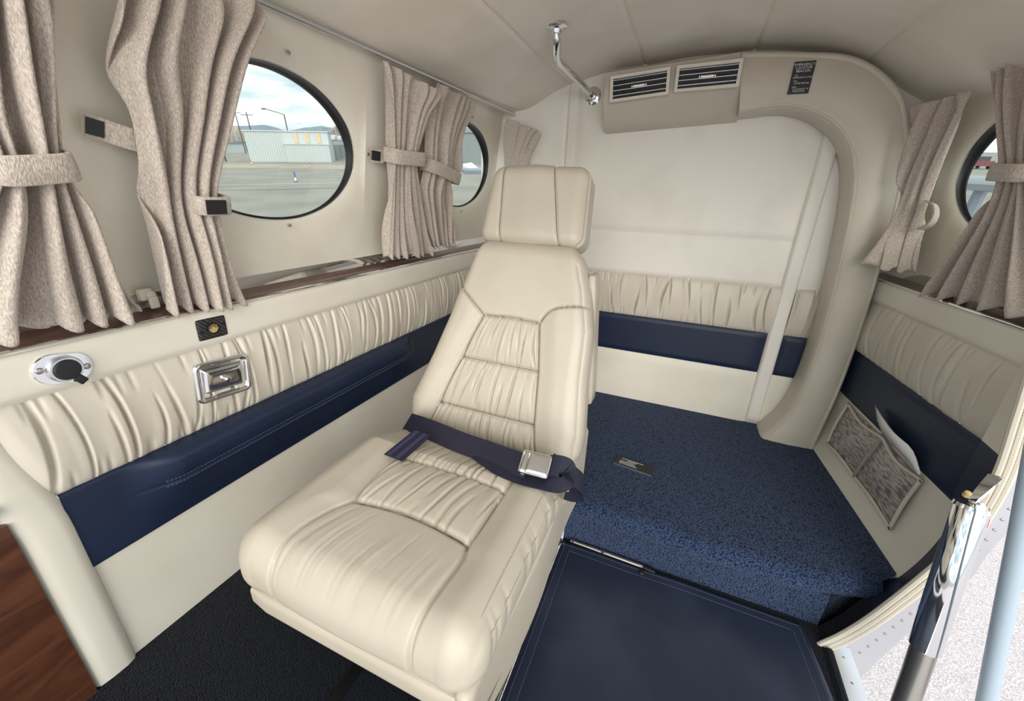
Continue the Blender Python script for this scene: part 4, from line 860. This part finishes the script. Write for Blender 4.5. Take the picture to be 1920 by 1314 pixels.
def sheet(i):
    lo = cat([rp(1655+2*i, 818, .006), rp(1690, 852, .012+.004*i), rp(1724, 893, .008)], 6); hi = cat([rp(1640+i*3, 759+i*7, .020+.006*i), rp(1672+i, 806+2*i, .030+.004*i), rp(1708+i, 842, .024), rp(1727, 889, .010)], 4); hi = resamp(hi, len(lo))
    v_ = np.concatenate([lo, (lo+hi)/2-RPn*.004, hi]); n_ = len(lo); f_ = [(j*n_+k, j*n_+k+1, (j+1)*n_+k+1, (j+1)*n_+k) for j in range(2) for k in range(n_-1)]
    o = mk('sheet', v_, f_, 'docs2' if i == 0 else 'paper', PP, True); md = o.modifiers.new('thickness', 'SOLIDIFY'); md.thickness = .0006
for i in range(3): sheet(i)

# ------------------------------------------------------------ doorway: jamb, sill, strut
DJ = thing('door_1', 'doorway edge with cream piping and riveted aluminium jamb', None, (.6, .95, 0), kind='structure')
jp_ = cat([V(float(lin_r(.96, 1.29))-.004, .962, 1.29), V(float(lin_r(.96, 1.1))-.006, .962, 1.1), V(float(lin_r(.96, .95))-.012, .962, .95), V(.622, .962, .80), at(1950, 690, y=.965), at(1920, 775, y=.96), at(1885, 880, y=.955), at(1843, 960, y=.955), at(1793, 1033, y=.95), at(1740, 1082, y=.945), at(1650, 1152, y=.935), at(1590, 1190, y=.925), at(1538, 1214, y=.91)], 8)
Tn = np.gradient(jp_, axis=0); Tn /= np.linalg.norm(Tn, axis=1, keepdims=True); Od = np.cross(Tn, V(0, 1, 0)); Od *= np.sign(Od[:, :1]+1e-9)
for o_, r_ in ((-.010, .0065), (0, .0075), (.010, .0065)): MB().tube(jp_+Od*o_-V(0, .002, 0), r_, 8).build('piping', 'leather', DJ)
for o_ in (-.005, .005): dashes(jp_+Od*o_-V(0, .0085, 0), .0055, .0038, .0007).build('stitching', 'stitch', DJ)
# return between jamb and side panel
rt = []; n_ = len(jp_)
for p_ in jp_:
    z = p_[2]; pan = V((float(xr(YD))-float(rpan(0, np.array(z), 0., 0.))-.001-.020*float(sstep(.36, .42, np.array(z)))) if z < .8 else float(lin_r(.99, z))-.002, YD+.012 if z < .8 else .99, z); low = p_+V(0, .15, 0); t_ = float(sstep(.09, .15, np.array(z))); rt += [p_, low*(1-t_)+pan*t_]
k0 = [i for i in range(n_) if jp_[i][2] < .56][0]; k1 = [i for i in range(n_) if jp_[i][2] < .12][0]
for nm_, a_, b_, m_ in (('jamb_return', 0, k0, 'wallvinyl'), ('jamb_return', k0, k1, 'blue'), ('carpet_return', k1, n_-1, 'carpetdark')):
    mk(nm_, rt[2*a_:2*b_+2], [(2*i, 2*i+1, 2*i+3, 2*i+2) for i in range(b_-a_)], m_, DJ, True)
oj = resamp(cat([V(.69, .965, 1.29), V(.71, .965, 1.1), V(.72, .965, .90), V(.72, .965, .70), V(.70, .965, .56), at(1920, 960, y=.965), at(1850, 1042, y=.965), at(1815, 1090, y=.965), at(1700, 1190, y=.96), at(1645, 1240, y=.95), V(.585, .94, -.10)], 8), n_)
ij = jp_+Od*.010+V(0, .006, 0)
v_ = []
for a_, b_ in zip(ij, oj): v_ += [a_, b_, b_+V(0, .02, 0)]
mk('jamb_plate', v_, [(3*i+j, 3*i+j+1, 3*i+j+4, 3*i+j+3) for i in range(n_-1) for j in range(2)], 'satin', DJ, True, 50)
rv = resamp(ij*.45+oj*.55, 52)
for i in range(2, 51): MB().lathe(rv[i]-V(0, .0004, 0), V(0, -1, 0), [(.0032, 0), (.003, .001), (.0012, .0016)], 8).build('rivet', 'steel', DJ)
SLm = MB().box((.492, -.35, -.03), (.535, .93, -.004)); SLm.build('sill_plate', 'satin', DJ)
MB().tube([(.482, -.35, -.004), (.482, .90, -.004)], .012, 10).build('sill_carpet_roll', 'carpetdark', DJ)
for i in range(16): MB().lathe(V(.514, .90-.06*i, -.004), EZ, [(.0032, 0), (.003, .001), (.0012, .0016)], 8).build('rivet', 'steel', DJ)
ST = thing('door_strut', 'polished chrome door strut with a duller lower rod in the doorway', 'strut', at(1690, 1330, y=.72))
s0, s1, s2 = at(1823, 948, y=.86), at(1733, 1215, y=.79), at(1640, 1480, y=.73)
dd_ = (s1-s0)/np.linalg.norm(s1-s0)
MB().tube([s0, s0+dd_*.003, s1-dd_*.002, s1], [.022, .0235, .0235, .0225], 28).build('chrome_sleeve', 'chrome', ST); MB().tube([s1, s2], .0195, 24).build('lower_rod', 'steel', ST)
MB().tube([s0-dd_*.003, s0+dd_*.004], [.0235, .026], 28).build('end_cap', 'chrome', ST); lk = at(1868, 893, y=.93)
MB().ribbon([s0-dd_*.002, s0-dd_*.012, (s0+lk)/2+V(0, 0, .012), lk], V(.3, 1, 0), .020, .004).build('link_plate', 'chrome', ST)
MB().lathe(s0-dd_*.006+V(.004, -.008, 0), V(.2, -1, .35), [(.008, -.006), (.008, .004), (.006, .006)], 16).build('bolt', 'chrome', ST)
MB().lathe(s0-dd_*.016+V(-.012, 0, .004), V(0, -.4, 1), [(.005, -.006), (.005, .004), (.003, .005)], 12).build('bolt', 'gold', ST)
MB().frame_box(s0+dd_*.022+V(.0228, -.004, 0), V(.2, -1, 0), dd_, EX, (-.003, -.008, -.001), (.003, .008, .001)).build('red_mark', 'red', ST)
tb0, tb1 = at(1965, 740, y=.74), at(1832, 1400, y=.74)
tag(MB().tube([tb0, tb1], .0125, 24).build('ladder_tube', 'greytube'), 'pale grey-blue tube standing outside the doorway', 'tube')

# ------------------------------------------------------------ the airfield outside
def omk(name, pts, faces, m, parent=None, smooth=False, sharp=None): return mk(name, og(pts), faces, m, parent, smooth, sharp)
def obox(mb, lo, hi): m_ = MB().box(lo, hi); return mb.add(og(m_.v), m_.f)
g = omk('floor', [(-500, -500, 0), (500, -500, 0), (500, 600, 0), (-500, 600, 0)], [(0, 1, 2, 3)], 'asphalt'); tag(g, 'grey airfield asphalt outside the windows', kind='structure')
ap = omk('floor', [(-5, -40, .01), (60, -40, .01), (60, 8, .01), (-5, 8, .01)], [(0, 1, 2, 3)], 'apron'); tag(ap, 'pale speckled concrete apron outside the doorway', kind='structure')  # spread beyond the visible part and kept pale to bounce light onto the headliner
B1 = gpx(622, 304); Bk = gpx(662, 288); dr = Bk-B1; lr = np.linalg.norm(dr); dr /= lr; pr_ = V(dr[1], -dr[0], 0); q_ = gpx(467, 301); wid = (B1[1]*q_[0]-B1[0]*q_[1])/(pr_[1]*q_[0]-pr_[0]*q_[1]); B0 = B1-pr_*wid; dv = (B1-B0); wid = np.linalg.norm(dv); dv /= wid; bk_ = V(-dv[1], dv[0], 0)
if bk_@(B0-V(0, 0, 0)) < 0: bk_ = -bk_
def lf(a, b, z): return B0+dv*a+bk_*b+V(0, 0, z)
def lbox(name, a0, a1, b0, b1, z0, z1, m, parent):
    mb = MB(); m_ = MB().box((a0, b0, z0), (a1, b1, z1)); mb.add(og([lf(*p_) for p_ in m_.v]), m_.f); return mb.build(name, m, parent, False, None)
hgt = float(np.linalg.norm(B0))*0+GH*1.0
def hpx(px, py, base):                      # height of a point above ground base seen at that pixel
    d_ = ray(px, py); d_ = V(d_@GX, d_@GY, d_@GN); k_ = np.hypot(*base[:2])/np.hypot(*d_[:2]); return GH+d_[2]*k_
H1 = hpx(452, 243, B0)
HA = thing('hangar', 'white corrugated metal hangar with tan panels seen through the large window', 'hangar', og([lf(wid/2, 0, 0)])[0])
lbox('wall', 0, wid, .6, 4, 0, H1*.97, 'hangar', HA); lbox('roof', -.15, wid+.15, .45, 4.2, H1*.965, H1, 'hangar', HA); H2 = hpx(580, 270, B1)
lbox('lean_to_wall', wid*.45, wid, 0, .6, 0, H2*.97, 'hangar', HA); lbox('lean_to_roof', wid*.44, wid*1.01, -.12, .62, H2*.96, H2*1.01, 'hangar', HA)
for i in range(34): 
    a_ = wid*(i+.5)/34; lbox('rib', a_-.04, a_+.04, (-.05 if a_ > wid*.45 else .55), (.0 if a_ > wid*.45 else .6), .05, (H2*.95 if a_ > wid*.45 else H1*.95), 'hangar', HA)
for a_ in (.60, .74, .88): lbox('tan_panel', wid*(a_-.025), wid*(a_+.025), .53, .6, H2*1.03, H1*.95, 'hangartan', HA)
for i in range(5):
    a0, a1 = 4.8+lr*(i+.04)/5, 4.8+lr*(i+.96)/5; hh_ = H1*(.92-.01*i)
    U = thing('hangar_unit', ('first', 'second', 'third', 'fourth', 'fifth')[i]+' white gabled unit in the row running back from the tan-panelled hangar', 'hangar', og([B1+dr*(a0+a1)/2])[0], 'white hangar units in a row')
    pts = [(a0, 0, 0), (a1, 0, 0), (a1, -6, 0), (a0, -6, 0), (a0, 0, hh_*.82), (a1, 0, hh_*.82), (a1, -6, hh_*.82), (a0, -6, hh_*.82)]
    w3 = lambda q_: [B1+dr*a_+pr_*b_+V(0, 0, c_) for a_, b_, c_ in q_]
    omk('wall', w3(pts), [(0, 1, 5, 4), (1, 2, 6, 5), (2, 3, 7, 6), (3, 0, 4, 7)], 'hangar', U); m_ = (a0+a1)/2
    omk('roof', w3([(a0-.1, .15, hh_*.80), (m_, .15, hh_), (a1+.1, .15, hh_*.80), (a0-.1, -6, hh_*.80), (m_, -6, hh_), (a1+.1, -6, hh_*.80)]), [(0, 1, 4, 3), (1, 2, 5, 4), (0, 2, 1), (3, 4, 5)], 'hangar', U)
    omk('hangar_door', w3([(a0+.3, .05, 0), (a1-.3, .05, 0), (a1-.3, .05, hh_*.6), (a0+.3, .05, hh_*.6)]), [(0, 1, 2, 3)], 'hangargrey', U)
# grey hangar behind the small window
C0, C1 = gpx(800, 305), gpx(950, 307); H3 = hpx(880, 246, (C0+C1)/2); dv2 = C1-C0; n2_ = V(-dv2[1], dv2[0], 0); n2_ /= np.linalg.norm(n2_); n2_ *= np.sign(n2_@C0)
GHg = thing('grey_hangar', 'long grey metal hangar seen through the small window', 'hangar', og([(C0+C1)/2])[0])
pts = [C0, C1, C1+n2_*10, C0+n2_*10]; pts = pts+[p_+V(0, 0, H3*.96) for p_ in pts]; omk('wall', pts, [(0, 1, 5, 4), (1, 2, 6, 5), (2, 3, 7, 6), (3, 0, 4, 7)], 'hangargrey', GHg)
up_ = V(0, 0, 1); q0 = [C0-n2_*.2, C1-n2_*.2, C1+n2_*10, C0+n2_*10]; omk('roof', [p_+up_*H3*.95 for p_ in q0]+[p_+up_*H3 for p_ in q0], [(0, 1, 2, 3), (4, 7, 6, 5), (0, 4, 5, 1), (1, 5, 6, 2), (2, 6, 7, 3), (3, 7, 4, 0)], 'hangargrey', GHg)
for i in range(30):
    p_ = C0+dv2*(i+.5)/30-n2_*.06; e_ = dv2/np.linalg.norm(dv2)*.05; omk('rib', [p_-e_, p_+e_, p_+e_+up_*H3*.94, p_-e_+up_*H3*.94], [(0, 1, 2, 3)], 'hangargrey', GHg)
# strips on the ground
def strip(name, a, b, w, m, label, z=.012, cat_='marking'):
    a, b = np.array(a), np.array(b); d_ = (b-a)[:2]; d_ /= np.linalg.norm(d_); s_ = V(-d_[1], d_[0], 0)*w/2; a = V(a[0], a[1], z); b = V(b[0], b[1], z); return tag(omk(name, [a-s_, b-s_, b+s_, a+s_], [(0, 1, 2, 3)], m), label, cat_)
dc = (gpx(440, 312)+gpx(640, 316))/2; e0, e1 = gpx(330, 309), gpx(690, 314)
strip('gravel_verge', e0, e1, 7, 'dirt', 'tan gravel verge in front of the white hangar', .008, 'verge')
strip('painted_line', gpx(330, 349), gpx(700, 342), .16, 'white', 'white painted line across the asphalt')
strip('tar_seam', gpx(330, 359), gpx(700, 352), .08, 'tyre', 'dark tar seam across the asphalt')
strip('red_kerb_mark', gpx(640, 321), gpx(668, 321), .25, 'red', 'red painted mark on the asphalt beside the hangar row', .02)
# poles
def upole(px, py0, py1, base, label, arms=True, r=.10):
    b = gpx(*base); z = hpx(px, py0, b); T = thing('utility_pole', label, 'pole', og([b])[0], 'utility poles'); d_ = ray(px, py0); d_ = V(d_@GX, d_@GY, 0); d_ /= np.linalg.norm(d_); t_ = V(d_[0]*np.hypot(*b[:2]), d_[1]*np.hypot(*b[:2]), z)
    t_ = V(b[0], b[1], z); MB().tube(og([b, t_]), [r, r*.7], 8).build('mast', 'pole', T)
    if arms: s_ = V(-d_[1], d_[0], 0); MB().tube(og([t_-V(0, 0, .4)-s_*.8, t_-V(0, 0, .4)+s_*.8]), .05, 6).build('crossarm', 'pole', T)
upole(440, 206, 0, (461, 288), 'tall utility pole standing beyond the plain end of the white hangar'); upole(472, 210, 0, (482, 292), 'utility pole rising behind the white hangar roof'); upole(415, 255, 0, (424, 303), 'short dark pole left of the white hangar', False)
LPp = thing('street_lamp', 'curved-arm street lamp rising behind the white hangar', 'lamp', og([gpx(549, 291)])[0]); b = gpx(549, 291); z = hpx(540, 215, b); s_ = dv
MB().tube(og([b, V(b[0], b[1], z)]), .09, 8).build('mast', 'pole', LPp); MB().tube(og(cat([V(b[0], b[1], z)-s_*0, V(b[0], b[1], z*1.06)-s_*1.2, V(b[0], b[1], z*1.12)-s_*2.6], 6)), .06, 6).build('arm', 'pole', LPp); MB().tube(og([V(b[0], b[1], z*1.12)-s_*2.5, V(b[0], b[1], z*1.12)-s_*3.1]), .11, 6).build('lamp_head', 'pole', LPp)
for (px, pt, pb), m_, lb in (((554, 322, 341), 'delin', 'blue-topped white marker post standing on the asphalt'), ((471, 299, 309), 'orange', 'orange marker post by the gravel verge'), ((580, 305, 313), 'orange', 'orange-white marker post near the lean-to')):
    b = gpx(px+1, pb); z = hpx(px, pt, b); T = thing('marker_post', lb, 'post', og([b])[0]); MB().tube(og([b, b+V(0, 0, z*.45)]), .05, 8).build('lower_half', 'wingwhite', T); MB().tube(og([b+V(0, 0, z*.44), b+V(0, 0, z)]), .05, 8).build('upper_half', m_, T)
    MB().tube(og([b, b+V(0, 0, .04)]), .10, 8).build('foot', 'tyre', T)
# low buildings left of the hangar
for i, (px, w_, m_) in enumerate(((416, 1.2, 'hangar'), (452, 1.6, 'hangargrey'))):
    b = gpx(px, 287-3*i); z = hpx(px, 268-3*i, b); T = thing('yard_building', ('small white building' if i == 0 else 'small grey building')+' in the distance left of the white hangar', 'building', og([b])[0]); mb = MB(); obox(mb, b+V(-w_, 0, 0), b+V(w_, 4, z)); mb.build('wall', m_, T, False, None)
    mb = MB(); obox(mb, b+V(-w_-.2, -.2, z*.96), b+V(w_+.2, 4.2, z*1.04)); mb.build('roof', 'hangargrey', T, False, None)
# mountains
def range_(name, label, pxs, dist, m, depth, seed):
    r = np.random.RandomState(seed); vs = []; n_ = 120; xs = np.linspace(pxs[0][0], pxs[-1][0], n_)
    for i, x in enumerate(xs):
        y = np.interp(x, [p_[0] for p_ in pxs], [p_[1] for p_ in pxs])+r.uniform(-.7, .7); d_ = ray(x, y); d_ = V(d_@GX, d_@GY, d_@GN); d_ /= np.hypot(*d_[:2]); top = V(0, 0, GH)+d_*dist
        for t_ in (0, .3, .6, .85, 1): j = r.uniform(-.05, .05)*dist*.2; vs.append(V(top[0], top[1], 0)*(1-(1-t_)*depth)+V(d_[0], d_[1], 0)*j*(t_ < 1)+V(0, 0, top[2]*t_**1.2*(1 if t_ == 1 else r.uniform(.9, 1.05)))-V(0, 0, 1)*(t_ == 0))
        vs.append(V(top[0], top[1], 0)*(1+depth)-V(0, 0, 1))
    f_ = [(i*6+j, (i+1)*6+j, (i+1)*6+j+1, i*6+j+1) for i in range(n_-1) for j in range(5)]; return tag(omk(name, vs, f_, m, None, False), label, 'mountain')
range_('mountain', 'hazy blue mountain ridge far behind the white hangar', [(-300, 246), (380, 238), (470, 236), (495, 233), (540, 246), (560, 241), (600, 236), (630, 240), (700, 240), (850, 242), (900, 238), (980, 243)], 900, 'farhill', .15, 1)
range_('mountain', 'bare tan mountain left of the white hangar', [(250, 262), (380, 242), (430, 234), (450, 238), (470, 262)], 420, 'hill', .2, 2)
range_('mountain', 'bare tan mountain rising behind the hangar row', [(600, 262), (625, 238), (648, 224), (670, 232), (720, 258)], 420, 'hill', .2, 3)
# parked aircraft wing seen low through the small window
WG = thing('parked_aircraft', 'white wing of a parked aircraft on the asphalt beyond the small window', 'aircraft', og([gpx(910, 352)])[0])
def slab(name, pxs, Yd, m, th, parent):
    a_ = [gdist(px, py, Y=Yd+dy) for px, py, dy in pxs]; n_ = len(a_); omk(name, a_+[p_+V(0, 0, th) for p_ in a_], [tuple(range(n_)), tuple(range(n_, 2*n_))[::-1]]+[(i, (i+1) % n_, n_+(i+1) % n_, n_+i) for i in range(n_)], m, parent, True, 40)
slab('wing', [(862, 322, 0), (872, 327, -.3), (930, 327, -.5), (960, 326, -.5), (960, 321, .6), (880, 320, .6)], 14, 'winggrey', .12, WG)
slab('wing_tip', [(866, 313, 0), (884, 310, 0), (900, 322, 0), (880, 322, -.4)], 14.5, 'wingwhite', .1, WG)
w0 = gdist(905, 326, Y=14); MB().tube(og([V(w0[0], w0[1], 0), w0]), .06, 8).build('gear_leg', 'winggrey', WG)
# doorway-side view through the right window
RV = thing('parked_car', 'dark red car parked far off beyond the right window', 'car', og([gpx(1826, 316)])[0]); b = gpx(1826, 316); mb = MB(); obox(mb, b+V(-.9, -1.9, .35), b+V(.9, 1.9, .95)); mb.build('body', 'carred', RV, False, None); mb = MB(); obox(mb, b+V(-.75, -1.0, .95), b+V(.75, 1.1, 1.45)); mb.build('cabin', 'carglass', RV, False, None)
for sx in (-.8, .8):
    for sy in (-1.2, 1.2): MB().lathe(og([b+V(sx, sy, .35)])[0], GX, [(.34, -.1), (.34, .1)], 14).build('wheel', 'tyre', RV)
nw = thing('near_wing', 'grey-blue wing edge of the next aircraft beyond the right window', 'aircraft', og([gpx(1850, 420)])[0]); e0 = gdist(1780, 341, Y=6.5); e1 = gdist(1960, 350, Y=4.0)
MB().tube(og([e0, (e0+e1)/2, e1]), .12, 16, flat=.55).build('wing_edge', 'winggrey', nw); mid_ = (e0+e1)/2; MB().tube(og([mid_, V(mid_[0], mid_[1], 0)]), .05, 8).build('gear_leg', 'winggrey', nw)
